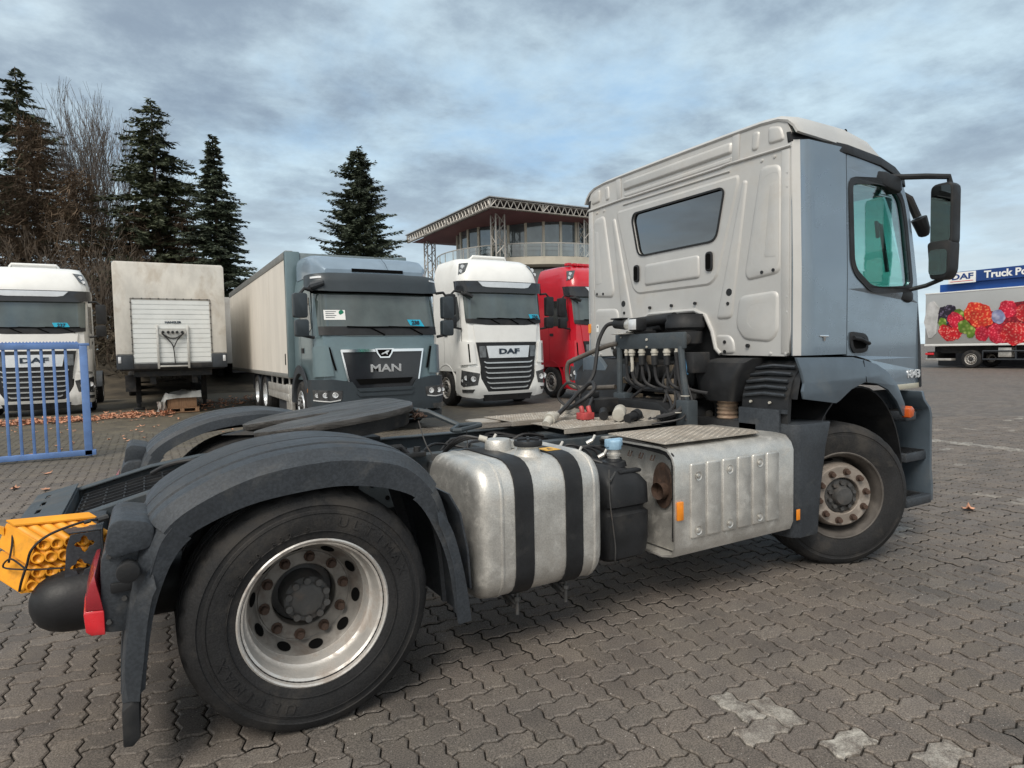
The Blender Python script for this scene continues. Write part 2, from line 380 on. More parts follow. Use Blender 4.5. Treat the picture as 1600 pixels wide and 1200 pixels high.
for i in range(-190, 190):
    for j in range(-60, 175):
        k = (i + j + 3) % 4
        if k not in (0, 2): continue
        kd = 'h' if k == 0 else 'v'; x, y = OX + i * PA, OY + j * PA
        c = V((x + (.111 if k == 0 else .055), y + (.055 if k == 0 else .111), 0)); d = c - CAM; fz = d.dot(_f)
        fa, fb = d.dot(FH), d.dot(FR)
        if fa < -1 or fa > 12.6 or abs(fb) > 2.3 + 1.05 * max(fa, 0): continue
        sx, sy = (d.dot(_r) / fz, d.dot(_u) / fz) if fz > .2 else (9, -9)
        r = rng.random(); tone = .35 + .45 * rng.random(); paint = 0; hue = rng.random()
        q = c - L0; al = q.dot(LD); pe = (q - LD * al).length
        if -.15 < al < 2.4 and pe < .085: paint = .35 + .55 * rng.random() if rng.random() < .66 else .1
        if c.x > 3.5 and rng.random() < .028: paint = .35 + .3 * rng.random()
        if abs(c.x - 9.85) < .13: paint = .75
        if c.x > 5.5 and abs((c.x - 6.5) + (c.y + .9) * .3) < .14 and rng.random() < .6: paint = .45
        hidden = -.25 < c.x < 4.2 and -1.1 < c.y < 6 and fz > 2.0
        cells.append((max(fz, .2) + (4 if hidden else 0) + (50 if abs(sx) > .83 or sy < -.63 else 0), kd, x, y, tone, paint, hue))
cells.sort()
near, far = cells[:300], cells[300:]
protos = {}
for c in near:
    _, kd, x, y, tone, paint, hue = c
    key = (kd, round(tone * 5), round(paint * 3), round(hue * 3))
    if key not in protos:
        m = paver_mesh(kd, None); o = m.build('paver', m_paver, ground, sm=0, recalc=True); tone_attr(o.data, [(tone, paint, hue)] * len(m.v)); protos[key] = o; first = o
    else:
        o = protos[key].copy(); COL.objects.link(o)
    o.location = (x, y, rng.uniform(-.002, .0015)); o.rotation_euler = (rng.uniform(-.008, .008), rng.uniform(-.008, .008), 0)
m = M(); cols = []
for c in far:
    _, kd, x, y, tone, paint, hue = c
    rings = PR[kd]; n = len(rings[0]); o = len(m.v); dz = rng.uniform(-.0025, .0015); tx, ty = rng.uniform(-.012, .012), rng.uniform(-.012, .012)
    m.v += [(px + x, py + y, pz + dz + tx * px + ty * py) for r in rings[1:] for px, py, pz in r]; cols += [(tone, paint, hue)] * (2 * n)
    m.f += [(o + i, o + (i + 1) % n, o + n + (i + 1) % n, o + n + i) for i in range(n)] + [tuple(range(o + n, o + 2 * n))]
pv = m.build('paver_field', m_paver, ground, sm=0, recalc=False); tone_attr(pv.data, cols); tag(pv, kind='stuff')
# dark sand bed showing in the joints of the built field
bedp = [(CAM.x + FH.x * a + FR.x * b, CAM.y + FH.y * a + FR.y * b, -.0145) for a, b in ((-.85, -2.15), (0, -2.15), (12.35, -15.1), (12.35, 15.1), (0, 2.15), (-.85, 2.15))]
m = M(); m.add(bedp, [(0, 1, 2, 3, 4, 5)]); bed = m.build('paving_bed', m_joint, ground, sm=0); tag(bed, kind='structure')

# ============================================================ trees
m_bark = mat('bark', (.085, .062, .045), .9, 0, .35, 6, .5, 30); m_twig = mat('bare_twig', (.085, .065, .048), .9, 0, .35, 1.5)
m_larch = mat('larch_twig', (.135, .096, .064), .9, 0, .4, .8); m_greytwig = mat('grey_twig', (.105, .088, .076), .9, 0, .3, 1.5)
def leafmat(name, col, var):
    m = mat(name, col, .65, 0, var, .55); return m
m_fir = leafmat('spruce_needle', (.060, .072, .038), .5); m_fir2 = leafmat('fir_needle', (.058, .074, .047), .5)
def conifer(name, label, loc, h, rad, mt, seed, base=.12, gaps=.18, top=1.0, dens=1.0, droop=.35, spray=.42, ex=.6):
    rg = random.Random(seed); root = thing(name, label, 'tree', loc, group='trees behind the parked trucks')
    tr = M(); tr.tube([(0, 0, -.2), (.05, 0, h * .5), (0, 0, h * .985)], [h * .016 + .05, h * .009, .015], 8); tr.build('trunk', m_bark, root)
    m = M(); z = h * base
    while z < h * .985:
        t = (z / h - base) / (1 - base); L0 = rad * ((1 - t) ** ex) * (1 if t < .93 else .75) + .12
        nb = max(5, int((6 + 5 * (1 - t)) * dens))
        for k in range(nb):
            if rg.random() < gaps: continue
            a = rg.random() * 6.283; L = L0 * (rg.uniform(.5, 1.0) if rg.random() < .75 else rg.uniform(.9, 1.3)); zz = z + rg.uniform(-.25, .25)
            dx, dy = math.cos(a), math.sin(a); up = rg.uniform(.0, .25)
            pts = []
            for q in range(7):
                s = q / 6; pts.append(V((dx * L * s, dy * L * s, zz + L * (up * s - droop * s * s + .18 * s ** 4))))
            m.tube([pts[0], pts[3], pts[6]], [.035, .02, .006], 3, cap=False)
            ns = max(8, int(L / .034 * dens))
            for q in range(ns):
                s = (q + rg.random()) / ns; s = .12 + .88 * s; i = min(5, int(s * 6)); p = pts[i].lerp(pts[i + 1], s * 6 - i)
                sd = V((-dy, dx, 0)) * (1 if rg.random() < .5 else -1); d = V((dx, dy, 0)) * rg.uniform(.25, .9) + sd * rg.uniform(.2, 1.) + V((0, 0, rg.uniform(-.55, .15)))
                d.normalize(); ln = spray * rg.uniform(.55, 1.2) * (.55 + .6 * (1 - s) + .25 * (1 - t)); wv = d.cross(V((rg.uniform(-1, 1), rg.uniform(-1, 1), .8))).normalized() * ln * rg.uniform(.13, .22)
                e = p + d * ln; mid = p + d * ln * .45 - V((0, 0, ln * .06))
                m.add([p, mid + wv, e, mid - wv], [(0, 1, 2, 3)])
        z += h * .0155 * rg.uniform(.75, 1.25) * (1.25 - .5 * t)
    m.build('crown', mt, root, sm=0, recalc=False); return root
conifer('spruce_tree', 'tallest dark spruce with ragged top, above the white truck behind the blue gate', (-6.5, 43.6, 0), 18.9, 4.4, m_fir, 11, base=.42, gaps=.30, dens=1.05, spray=.42, ex=.85)
conifer('spruce_tree', 'broad dark spruce with brown bare lower trunk, above the beige tarpaulin trailer', (.27, 37.4, 0), 15.9, 4.4, m_fir, 12, base=.34, gaps=.26, dens=1.05, spray=.42, ex=.72)
conifer('fir_tree', 'slim pointed dark fir rising beside the dark-grey box truck', (2.95, 33.5, 0), 13.1, 2.9, m_fir2, 13, base=.03, gaps=.06, dens=1.4, spray=.34, ex=.8)
conifer('fir_tree', 'lone dense fir standing in the gap between the dark-grey truck and the canopy roof', (12.8, 40.6, 0), 15.9, 4.0, m_fir2, 14, base=.04, gaps=.12, dens=1.3, spray=.42, droop=.22, ex=.55)
def bare_tree(name, label, loc, h, spread, mt, seed, depth=6, stems=1, rise=.78, r0=.16, twig=1.0):
    rg = random.Random(seed); root = thing(name, label, 'tree', loc, group='trees behind the parked trucks'); m = M(); tk = M()
    def grow(p, d, L, r, k):
        n = 2 if k > 1 else 1; q = p; pts = [p]
        for i in range(2):
            d = (d + V((rg.uniform(-.14, .14), rg.uniform(-.14, .14), rg.uniform(-.03, .12)))).normalized(); q = q + d * L / 2; pts.append(q)
        (tk if k == depth else m).tube(pts, [r, r * .85, r * .68], 6 if r > .06 else 3, cap=False)
        if k == 0: return
        nb = 3 if k >= depth - 1 else rg.choice((2, 2, 3, 3))
        for i in range(nb):
            a = rg.random() * 6.283; sp = rg.uniform(.25, .62) * spread; nd = (d + V((math.cos(a) * sp, math.sin(a) * sp, rg.uniform(-.05, .25)))).normalized()
            grow(q if i < 2 else pts[1], nd, L * rg.uniform(.62, .86) * rise / .78, max(.009, r * rg.uniform(.5, .68)), k - 1)
    for s in range(stems):
        a = 6.283 * s / stems; off = V((math.cos(a), math.sin(a), 0)) * (.25 if stems > 1 else 0)
        grow(off - V((0, 0, .1)), (V((0, 0, 1)) + off * .5).normalized(), h * .26, r0, depth)
    tk.build('trunk', m_bark, root, recalc=False); m.build('crown', mt, root, sm=0, recalc=False); return root
bare_tree('bare_tree', 'tall leafless tree of fine upright twigs between the two spruces', (-2.75, 44.9, 0), 17.4, .60, m_greytwig, 21, depth=7, stems=4, rise=.80, r0=.14)
def larch(label, loc, h, rad, seed, dens=1.0):
    rg = random.Random(seed); root = thing('larch_tree', label, 'tree', loc, group='trees behind the parked trucks')
    tr = M(); tr.tube([(0, 0, -.2), (.1, .05, h * .5), (0, 0, h * .98)], [.17, .10, .015], 7); tr.build('trunk', m_bark, root); m = M()
    z = h * .06
    while z < h * .97:
        t = z / h
        for k in range(5):
            a = rg.random() * 6.283; L = rad * ((1 - t) ** .7) * rg.uniform(.5, 1.15) + .2; dx, dy = math.cos(a), math.sin(a)
            pts = [V((dx * L * s, dy * L * s, z + L * (.20 * s - .30 * s * s))) for s in (0, .33, .66, 1)]; m.tube(pts, [.035, .006], 3, cap=False)
            for q in range(int(L * 13 * dens)):
                s = rg.uniform(.15, 1); i = min(2, int(s * 3)); p = pts[i].lerp(pts[i + 1], s * 3 - i); l = rg.uniform(.3, .95)
                d = V((dx * rg.uniform(-.2, 1) + rg.uniform(-.8, .8), dy * rg.uniform(-.2, 1) + rg.uniform(-.8, .8), rg.uniform(-.6, .45))).normalized(); e = p + d * l; wv = d.cross(V((rg.random(), rg.random(), 1))).normalized() * .022
                m.add([p + wv, e, p - wv], [(0, 1, 2)])
                for u in range(2):
                    p2 = p + d * l * rg.uniform(.25, .8); d2 = (d + V((rg.uniform(-1, 1), rg.uniform(-1, 1), rg.uniform(-1, .6)))).normalized(); m.add([p2 + wv * .8, p2 + d2 * l * .55, p2 - wv * .8], [(0, 1, 2)])
        z += rg.uniform(.11, .22)
    m.build('crown', m_larch, root, sm=0, recalc=False)
larch('reddish brown bare larch farthest from the canopy roof, above the truck at the gate', (-7.6, 35.3, 0), 13.2, 3.6, 31)
larch('brown bare larch standing directly before the tallest spruce', (-5.2, 37.0, 0), 14.0, 3.2, 32)
larch('lower brown bare larch between the white truck at the gate and the tarpaulin trailer', (-3.3, 35.6, 0), 11.4, 3.0, 33)
larch('brown bare larch low behind the beige tarpaulin trailer', (-.8, 36.2, 0), 9.6, 2.4, 34)
larch('thin brown bare larch between broad spruce and slim fir', (1.5, 36.8, 0), 10.4, 2.0, 35, .8)
bare_tree('bare_tree', 'short leafless tree against the larches, behind the white truck at the gate', (-4.4, 31.5, 0), 8.6, .9, m_twig, 24, depth=6, stems=2, r0=.09)
bare_tree('bare_tree', 'spreading leafless tree in the gap between the white truck and the tarpaulin trailer', (-2.4, 30.0, 0), 8.2, .9, m_twig, 25, depth=6, stems=2, r0=.09)
rg = random.Random(77); m = M()          # tangled scrub on the bank behind the trucks
for k in range(9000):
    x = rg.uniform(-14, 6); y = 27.5 + rg.random() * 4 + max(0, x) * .2; p = V((x, y, rg.random() ** 1.6 * 3.4)); d = V((rg.uniform(-1, 1), rg.uniform(-.6, .6), rg.uniform(-.2, 1))).normalized() * rg.uniform(.3, .9); wv = V((rg.uniform(-1, 1), rg.uniform(-1, 1), rg.uniform(-1, 1))) * .035
    m.add([p + wv, p + d, p - wv], [(0, 1, 2)])
sc = m.build('undergrowth', mat('scrub', (.058, .046, .03), .9, 0, .5, .7), sm=0, recalc=False); tag(sc, 'tangled brown leafless scrub on the bank behind the parked trucks', 'undergrowth', kind='stuff')
m = M(); rows = []
for j, (yy, zz) in enumerate(((23.5, -.03), (26, .35), (29, 1.1), (33, 2.1), (40, 2.4), (60, 2.4), (62, -.05))):
    rows.append([(x, yy + .6 * math.sin(x * 1.3 + j), zz * (1 if j in (0, 6) else (.85 + .25 * math.sin(x * .9 + j * 2))) * max(0, min(1, (7 - x) / 3)) - .03) for x in [-40 + 1.5 * q for q in range(33)]])
bank = m.grid(rows).build('earth_bank', mat('soil', (.055, .044, .03), .95, 0, .45, 1.2, .4, 8), sm=60); tag(bank, kind='structure')
# fallen leaves
m_leaf = mat('dry_leaf', (.58, .29, .18), .8, 0, .35, 3, .2, 60)
def leaf_pts(s, rg):
    pr = []
    for k in range(12):
        a = 6.283 * k / 12; r = s * (1.0 if k % 2 == 0 else .58) * rg.uniform(.85, 1.1); pr.append(V((r * math.cos(a) * 1.1, r * math.sin(a) * .75, 0)))
    return [V((0, 0, s * .05))] + [V((p.x, p.y, s * .55 * (p.x / s) ** 2 * rg.uniform(.3, 1.) + s * .1 * rg.random() + .004)) for p in pr]
LF = [(0, k, k % 12 + 1) for k in range(1, 13)]
for k, (x, y, lab) in enumerate(((5.784, -.946, 'curled tan leaf on the pavers past the front wheel of the silver truck'), (-1.75, 6.45, 'tan leaf on the pavers just in front of the gate'), (-1.62, 5.2, 'curled brown leaf nearest the frame end of the silver truck'), (-1.95, 5.5, 'pale leaf on the pavers below the gate, beside the curled brown one'), (9.2, 2.6, 'small leaf beyond the step of the silver cab'))):
    m = M(); m.add(leaf_pts(.085 if k == 0 else .07, rg), LF); o = m.build('fallen_leaf', m_leaf, sm=50, recalc=False, loc=(x, y, .004), rot=(0, 0, rg.random() * 6)); tag(o, lab, 'leaf', 'fallen leaves on the yard')
m = M()
for k in range(1500):
    x = rg.uniform(-6.0, -.1) if rg.random() < .8 else rg.uniform(-.2, 3.0); y = 14.9 + rg.gauss(0, .28) + (.25 if x > -1.6 else -.1) + max(0, x) * .9; s = rg.uniform(.035, .075)
    if x > 0: y += rg.uniform(0, 3)
    mt4 = Matrix.Translation((x, y, rg.random() ** 2 * .10 - .01)) @ Matrix.Rotation(rg.random() * 6, 4, 'Z') @ Matrix.Rotation(rg.uniform(-.5, .5), 4, 'X')
    m.add([mt4 @ p for p in leaf_pts(s, rg)], LF)
for k in range(110):
    x = rg.uniform(-6, 1.5); y = rg.uniform(8.2, 14.5); mt4 = Matrix.Translation((x, y, 0)) @ Matrix.Rotation(rg.random() * 6, 4, 'Z'); m.add([mt4 @ p for p in leaf_pts(rg.uniform(.035, .06), rg)], LF)
lf = m.build('fallen_leaves', m_leaf, sm=0, recalc=False); tag(lf, 'drift of dry orange brown leaves before the white truck and the tarpaulin trailer', 'leaves', kind='stuff')

# ============================================================ buildings
m_cream = mat('cream_metal', (.50, .46, .38), .5, .1, .08, 1.5, 0, 40, (.3, .25, .2), .2, 1.); m_truss = mat('truss_metal', (.42, .40, .37), .45, .3, .1, 2)
m_soffit = mat('maroon_soffit', (.17, .075, .085), .7, 0, .1, .4); m_conc = mat('pale_render', (.42, .42, .42), .8, 0, .06, .5)
g_tower = mat('tower_glass', (.14, .17, .185), .06, .5, .25, .5, spec=.8, coat=.5); g_dark = mat('dark_glass', (.03, .036, .04), .06, 0, .2, .4, spec=.7, coat=.6)
bt = thing('glass_tower_building', 'round glass tower with a flat square canopy roof on lattice posts, behind the white truck', 'building', (33, 50, 0))
def loc(p): return (p[0] - 33, p[1] - 50, p[2])
CX0, CX1, CY0, CY1, CT, CB = 23.5, 44.0, 40.9, 59.3, 13.45, 12.80
m = M(); m.box(CX0 + .12 - 33, CX1 - .12 - 33, CY0 + .12 - 50, CY1 - .12 - 50, CT + .02, CT + .22); m.box(CX0 - .15 - 33, CX1 + .15 - 33, CY0 - .15 - 50, CY1 + .15 - 50, CT + .10, CT + .18); m.build('roof', mat('roof_sheet', (.35, .36, .37), .6, .2), bt)
m = M(); m.loft([[loc((CX0 + .35, CY0 + .35, CB - .02)), loc((CX1 - .35, CY0 + .35, CB - .02)), loc((CX1 - .35, CY1 - .35, CB - .02)), loc((CX0 + .35, CY1 - .35, CB - .02))], [loc((CX0 + 5, CY0 + 5, CB - .50)), loc((CX1 - 5, CY0 + 5, CB - .50)), loc((CX1 - 5, CY1 - 5, CB - .50)), loc((CX0 + 5, CY1 - 5, CB - .50))]]); m.build('soffit', m_soffit, bt, sm=0)
def truss(a, b, n):
    a, b = V(loc(a)), V(loc(b)); m = M(); up = V((0, 0, CT - CB)); inw = V((0, 0, 1)).cross(b - a).normalized() * .5
    for p, q in ((a, b), (a + up, b + up), (a + inw + up, b + inw + up), (a + inw * .3, b + inw * .3)): m.tube([p, q], .055, 6)
    for k in range(n):
        p, q = a.lerp(b, k / n), a.lerp(b, (k + 1) / n); c = (p + q) / 2; m.tube([p, c + up], .038, 5); m.tube([c + up, q], .038, 5); m.tube([p + up, p + up + inw], .038, 5); m.tube([p, p + up + inw], .04, 4)
        if k % 8 == 0: m.tube([p, p + up], .06, 5); m.tube([p, q + up], .05, 5)
    m.build('truss', m_truss, bt, sm=60)
truss((CX0, CY1, CB), (CX0, CY0, CB), 30); truss((CX0, CY0, CB), (CX1, CY0, CB), 33); truss((CX1, CY0, CB), (CX1, CY1, CB), 30)
def lattice(x, y, z1):
    m = M(); w = .42
    for sx, sy in ((-w, -w), (w, -w), (w, w), (-w, w)): m.tube([loc((x + sx, y + sy, 0)), loc((x + sx, y + sy, z1))], .07, 6)
    z = 0; k = 0
    while z < z1 - 1:
        for (ax_, ay), (bx, by) in (((-w, -w), (w, -w)), ((w, -w), (w, w)), ((w, w), (-w, w)), ((-w, w), (-w, -w))):
            m.tube([loc((x + ax_, y + ay, z)), loc((x + bx, y + by, z + .85))] if k % 2 else [loc((x + bx, y + by, z)), loc((x + ax_, y + ay, z + .85))], .04, 4)
        z += .85; k += 1
    m.build('lattice_post', m_truss, bt, sm=60)
for x, y in ((25.2, 42.8), (25.2, 57.4), (33.6, 42.0)): lattice(x, y, CB + .3)
NP = 30; RT = 7.4
m = M(); m.lathe([(RT - .15, 0), (RT - .15, 13.)], n=60, ax='z'); m.build('wall_core', g_dark, bt)
pane = None
for k in range(NP):
    a0 = 6.283 * k / NP; a1 = 6.283 * (k + 1) / NP
    if pane is None:
        h = RT * math.tan(3.1416 / NP) * .93
        m = M(); m.box(RT - .06, RT - .02, -h, h, 10.5, 12.7); pane = m.build('pane', g_tower, bt); m = M(); m.box(RT - .06, RT - .02, -h, h, 9.45, 10.45); pane2 = m.build('pane', g_tower, bt)
        m = M(); m.box(RT - .06, RT + .12, -.11, .11, 9.3, 12.8); mul = m.build('mullion', m_cream, bt); m = M(); m.box(RT - .06, RT - .02, -h, h, 5.0, 8.5); pane3 = m.build('pane', mat('grey_glass', (.30, .33, .34), .12, 0, .2, .6, spec=.7), bt)
        pane.rotation_euler = pane2.rotation_euler = pane3.rotation_euler = (0, 0, a0); mul.rotation_euler = (0, 0, (a0 + a1) / 2)
    else:
        am = a0
        if not (math.pi * .8 < am < math.pi * 1.85): continue
        for q in (pane, pane2, pane3): dup(q, bt, rot=(0, 0, a0))
        dup(mul, bt, rot=(0, 0, (a0 + a1) / 2))
m = M(); m.lathe([(RT, 8.65), (9.5, 8.65), (9.5, 9.3), (RT, 9.3)], n=72, ax='z'); m.build('balcony', m_cream, bt)
m = M(); m.lathe([(9.38, 9.35), (9.40, 10.4)], n=72, ax='z'); m.build('balustrade_pane', glassmat('balustrade_glass', (.72, .76, .74), .14), bt)
m = M()
for zz in (10.4,): m.lathe([(9.34, zz), (9.44, zz), (9.44, zz + .08), (9.34, zz + .08)], n=72, ax='z', loop=True)
for k in range(40): a = 6.283 * k / 40; m.cyl((9.4 * math.cos(a), 9.4 * math.sin(a), 9.3), (9.4 * math.cos(a), 9.4 * math.sin(a), 10.4), .035, 5)
m.build('railing', m_truss, bt)
m = M(); m.lathe([(RT - .02, 3.9), (RT + .1, 3.9), (RT + .1, 4.2), (RT - .02, 4.2)], n=60, ax='z', loop=True); m.lathe([(RT + .02, 0), (RT + .02, 3.9)], n=60, ax='z'); m.build('lower_wall', m_conc, bt)
wb = thing('workshop_building', 'plain pale flat-roofed building seen behind the dark-grey box truck', 'building', (21.0, 57.0, 0))
m = M(); m.box(-3.5, 1.0, -3.5, 4, 0, 9.4); m.build('wall', m_conc, wb, sm=0); m = M(); m.box(-3.62, 1.12, -3.62, 4.12, 9.4, 9.75); m.build('roof_edge', mat('roof_sheet', (.35, .36, .37)), wb, sm=0)
m = M(); m.tube([(-3.2, -3, 9.7), (-3.2, -3, 12.4)], .03, 5); m.box(-3.5, -2.9, -3.01, -2.99, 11.6, 11.65); m.build('antenna', m_truss, wb)
# blue sales building with the fascia sign, right
m_blue = mat('sign_blue', (.010, .045, .19), .4, 0, .06, 1.); m_blue2 = mat('wall_blue', (.008, .075, .33), .45, 0, .06, .6); m_white = mat('sign_white', (.80, .80, .78), .45, 0, .03, 2)
bb = thing('blue_building', 'low building with deep blue wall and lettered fascia, behind the berry trailer', 'building', (42, 17, 0))
m = M(); m.box(0, 9, -22, 0, 0, 4.95); m.build('wall', m_blue2, bb, sm=0)
m = M(); m.box(-.02, 9.02, -22.02, .02, 0, 1.45); m.build('dark_base_band', mat('dark_base_grey', (.05, .05, .055), .7), bb, sm=0)  # added band: the dark under the trailer put into the wall base
m = M(); m.box(-.22, 9, -22, -.62, 4.96, 5.62); m.build('fascia', m_blue, bb, sm=0, bev=.02)
m = M(); m.box(-.12, .3, -22, 0.02, 4.1, 4.3); m.build('ledge', m_white, bb, sm=0)
m = M(); m.box(-.30, -.225, -2.05, -.60, 4.92, 5.58); sgn = m.build('sign_panel', m_white, bb, sm=0, bev=.01)
text('lettering', 'DAF', .46, m_blue, sgn, frame((-.305, -1.36, 5.30), (0, -1, 0), (0, 0, 1)), .006, .014, 1.35)
m = M(); m.box(-.312, -.301, -1.95, -.72, 5.03, 5.06); m.build('underline', redlens, sgn, sm=0)
text('lettering', 'Truck Po', .56, m_white, bb, frame((-.23, -3.52, 5.29), (0, -1, 0), (0, 0, 1)), .012, .016, 1.0)
# ============================================================ wheels (axle along y, outer face towards -y, origin at hub centre in the outer sidewall plane)
def tyre_mesh(rad, wd, n=96):
    k = rad / .507; half = [(.284, .034), (.296, .014), (.322, .006), (.36, .0), (.405, -.002), (.425, .002), (.428, .006), (.445, .006), (.448, .002), (.470, .012), (.487, .026), (.499, .045), (.504, .062)]
    tread = []
    for c in (.095, .1575, .22): tread += [(.507, c - .009), (.493, c - .006), (.493, c + .006), (.507, c + .009)]
    prof = [(r * k, y) for r, y in half] + [(r * k, y * wd / .315) for r, y in tread] + [(r * k, wd - y) for r, y in half[::-1]]
    m = M(); m.lathe(prof, n=n)
    L = len(half)
    for ri in (L - 2, L - 1, len(prof) - L):
        for a in range(n):
            if a % 4 == 0:
                x, y, z = m.v[ri * n + a]; q = .982; m.v[ri * n + a] = (x * q, y, z * q)
    return m
RIM_R = [(.302, .022), (.300, .010), (.294, .006), (.287, .010), (.283, .026), (.272, .036), (.266, .055), (.264, .095), (.258, .110), (.250, .118), (.245, .140), (.243, .172), (.240, .178)]
DISC_R = [(.244, .176), (.236, .182), (.230, .192), (.206, .225), (.198, .240), (.193, .241), (.189, .236), (.138, .236), (.134, .240), (.132, .30)]
DISC_F = [(.222, .075), (.214, .035), (.208, .016), (.200, .008), (.128, .006), (.124, .010), (.120, .05)]
RIM_F = [(.302, .022), (.300, .008), (.294, .004), (.287, .008), (.283, .022), (.272, .035), (.262, .06), (.254, .12), (.246, .165), (.236, .15), (.224, .085), (.220, .072)]
WH = {}
frontdisc = mat('dusty_disc', (.26, .225, .195), .55, .3, .15, 8, .1, 90, (.55, .50, .45), .3, 11); frontrim = mat('dusty_rim', (.095, .085, .077), .6, .2, .15, 8, .1, 90, (.20, .18, .16), .3, 7)
def wheel(parent, loc, kind='rear', detail=True, flip=False, steer=0., rimmat=None, wd=.315, turn=0.):
    """wheel > rim, hub, nuts; meshes shared between wheels of one kind"""
    key = (kind, detail, rimmat.name if rimmat else '')
    rz = (math.pi if flip else 0) + steer
    if key in WH:
        src = WH[key]; o = dup(src, parent, loc, (0, rz * 0, rz))
        for ch in children_of(src): dup(ch, o)
        return o
    rm = rimmat or rimsilver; o = tyre_mesh(.4945, wd, 120 if detail else 48).build('wheel', rubber, parent, sm=30, loc=loc, rot=(0, 0, rz)); WH[key] = o
    m = M(); m.lathe(RIM_R if kind == 'rear' else RIM_F, n=72 if detail else 32); m.build('rim', rm, o, sm=28)
    m = M(); m.lathe(DISC_R if kind == 'rear' else DISC_F, n=72 if detail else 32); m.build('wheel_disc', (discgrey if kind == 'rear' else frontdisc) if detail else rm, o, sm=28)
    m = M()
    if kind == 'rear':
        m.lathe([(.132, .34), (.128, .30), (.100, .295), (.096, .21), (.094, .186), (.088, .180), (.074, .178), (.068, .170), (.060, .164), (.02, .160), (.0005, .160)], n=48)
        for k in range(10): a = 6.283 * (k + .5) / 10; m.cyl((.081 * math.cos(a), .20, .081 * math.sin(a)), (.081 * math.cos(a), .160, .081 * math.sin(a)), .0145, 10)
    else:
        m.lathe([(.122, .06), (.116, .034), (.108, .028), (.070, .024), (.064, -.012), (.055, -.022), (.03, -.026), (.0005, -.027)], n=40)
        for k in range(10): a = 6.283 * (k + .5) / 10; m.cyl((.088 * math.cos(a), .03, .088 * math.sin(a)), (.088 * math.cos(a), .0, .088 * math.sin(a)), .0135, 8)
    m.build('hub', hubdark, o, sm=35)
    yn = .236 if kind == 'rear' else .006
    m = M(); m.lathe([(.0235, yn), (.0235, yn - .006), (.0165, yn - .008), (.0165, yn - .030), (.013, yn - .034), (.0005, yn - .034)], n=10)
    if detail:
        n0 = m.build('wheel_nut', rust, o, sm=30)
        for k in range(10):
            a = 6.283 * (k + .25) / 10; q = n0 if k == 0 else dup(n0, o); q.location = (.1675 * math.cos(a), 0, .1675 * math.sin(a))
    else:
        mm = M()
        for k in range(10): a = 6.283 * k / 10; j = mm.mark(); mm.add(m.v, m.f).xf(j, Matrix.Translation((.1675 * math.cos(a), 0, .1675 * math.sin(a))))
        mm.build('wheel_nuts', hubdark, o, sm=30)
    m = M()
    for k in range(10):
        a = 6.283 * (k + .75) / 10; c = V((math.cos(a), 0, math.sin(a))); t = V((-math.sin(a), 0, math.cos(a)))
        if kind == 'rear': p = c * .218 + V((0, .2085, 0)); e = (c * -.024 + V((0, .033, 0))).normalized(); R1, R2 = .0225, .031
        else: p = c * .231 + V((0, .112, 0)); e = (c * -.01 + V((0, -.065, 0))).normalized(); R1, R2 = .022, .030
        nn = t.cross(e).normalized(); nn = nn if nn.y < 0 else -nn; p = p + nn * .004
        m.add([p] + [p + e * R1 * math.cos(b) + t * R2 * math.sin(b) for b in [6.283 * i / 16 for i in range(16)]], [(0, i + 1, (i + 1) % 16 + 1) for i in range(16)])
    (m.each if detail else m.build)('hand_hole', black, o, sm=0, recalc=False)
    return o
# ============================================================ parked trucks (local +x forward, origin on the ground under the middle of the front)
class Cab:
    def __init__(s, W, rc, bow, rake, ws): s.W, s.rc, s.bow, s.rk, s.ws = W, rc, bow, rake, ws
    def __call__(s, q, z, d=0.):
        w = s.W * interp(s.ws, z); a = w - s.rc; sg = -1 if q < 0 else 1; q = abs(q); x = interp(s.rk, z)
        if q <= a: x -= s.bow * (q / a) ** 2; y = q; nx, ny = 1, 0
        else:
            th = min((q - a) / s.rc, math.pi / 2); x -= s.bow + s.rc * (1 - math.cos(th)); y = a + s.rc * math.sin(th); nx, ny = math.cos(th), math.sin(th)
            ex = q - a - s.rc * math.pi / 2
            if ex > 0: x -= ex
        return V((x + nx * d, sg * (y + ny * d), z))
    def side(s, x, z):
        """s-coordinate of a point on the left/right side at distance x behind the bow"""
        w = s.W * interp(s.ws, z); return (w - s.rc) + s.rc * math.pi / 2 + (x - s.bow - s.rc)
def cabbody(F, L, zs, name, mt, parent, n=28, cap=True):
    m = M(); rings = []
    for z in zs:
        w = F.W * interp(F.ws, z); S = F.side(L, z) + interp(F.rk, z); rings.append([F(S * (2 * i / n - 1), z) for i in range(n + 1)])
    m.loft(rings, cap); return m.build(name, mt, parent, sm=40)
def pl(tab, u):
    n = len(tab) - 1; i = min(n - 1, int(u * n)); t = u * n - i; return (lerp(tab[i][0], tab[i + 1][0], t), lerp(tab[i][1], tab[i + 1][1], t))
def patch(m, F, top, bot, d, th, n=16, k=3, mirror=False):
    for sg in ((1, -1) if mirror else (1,)):
        rows = []
        for j in range(k + 1):
            row = []
            for i in range(n + 1):
                a, b = pl(top, i / n), pl(bot, i / n); row.append(F(sg * lerp(a[0], b[0], j / k), lerp(a[1], b[1], j / k), d + th))
            rows.append(row)
        m.grid(rows)
        per = [(0, i) for i in range(n + 1)] + [(j, n) for j in range(1, k + 1)] + [(k, i) for i in range(n - 1, -1, -1)] + [(j, 0) for j in range(k - 1, 0, -1)]
        out, inn = [], []
        for j, i in per:
            a, b = pl(top, i / n), pl(bot, i / n); out.append(rows[j][i]); inn.append(F(sg * lerp(a[0], b[0], j / k), lerp(a[1], b[1], j / k), d - .01))
        m.loft([out, inn], cap=False)
    return m
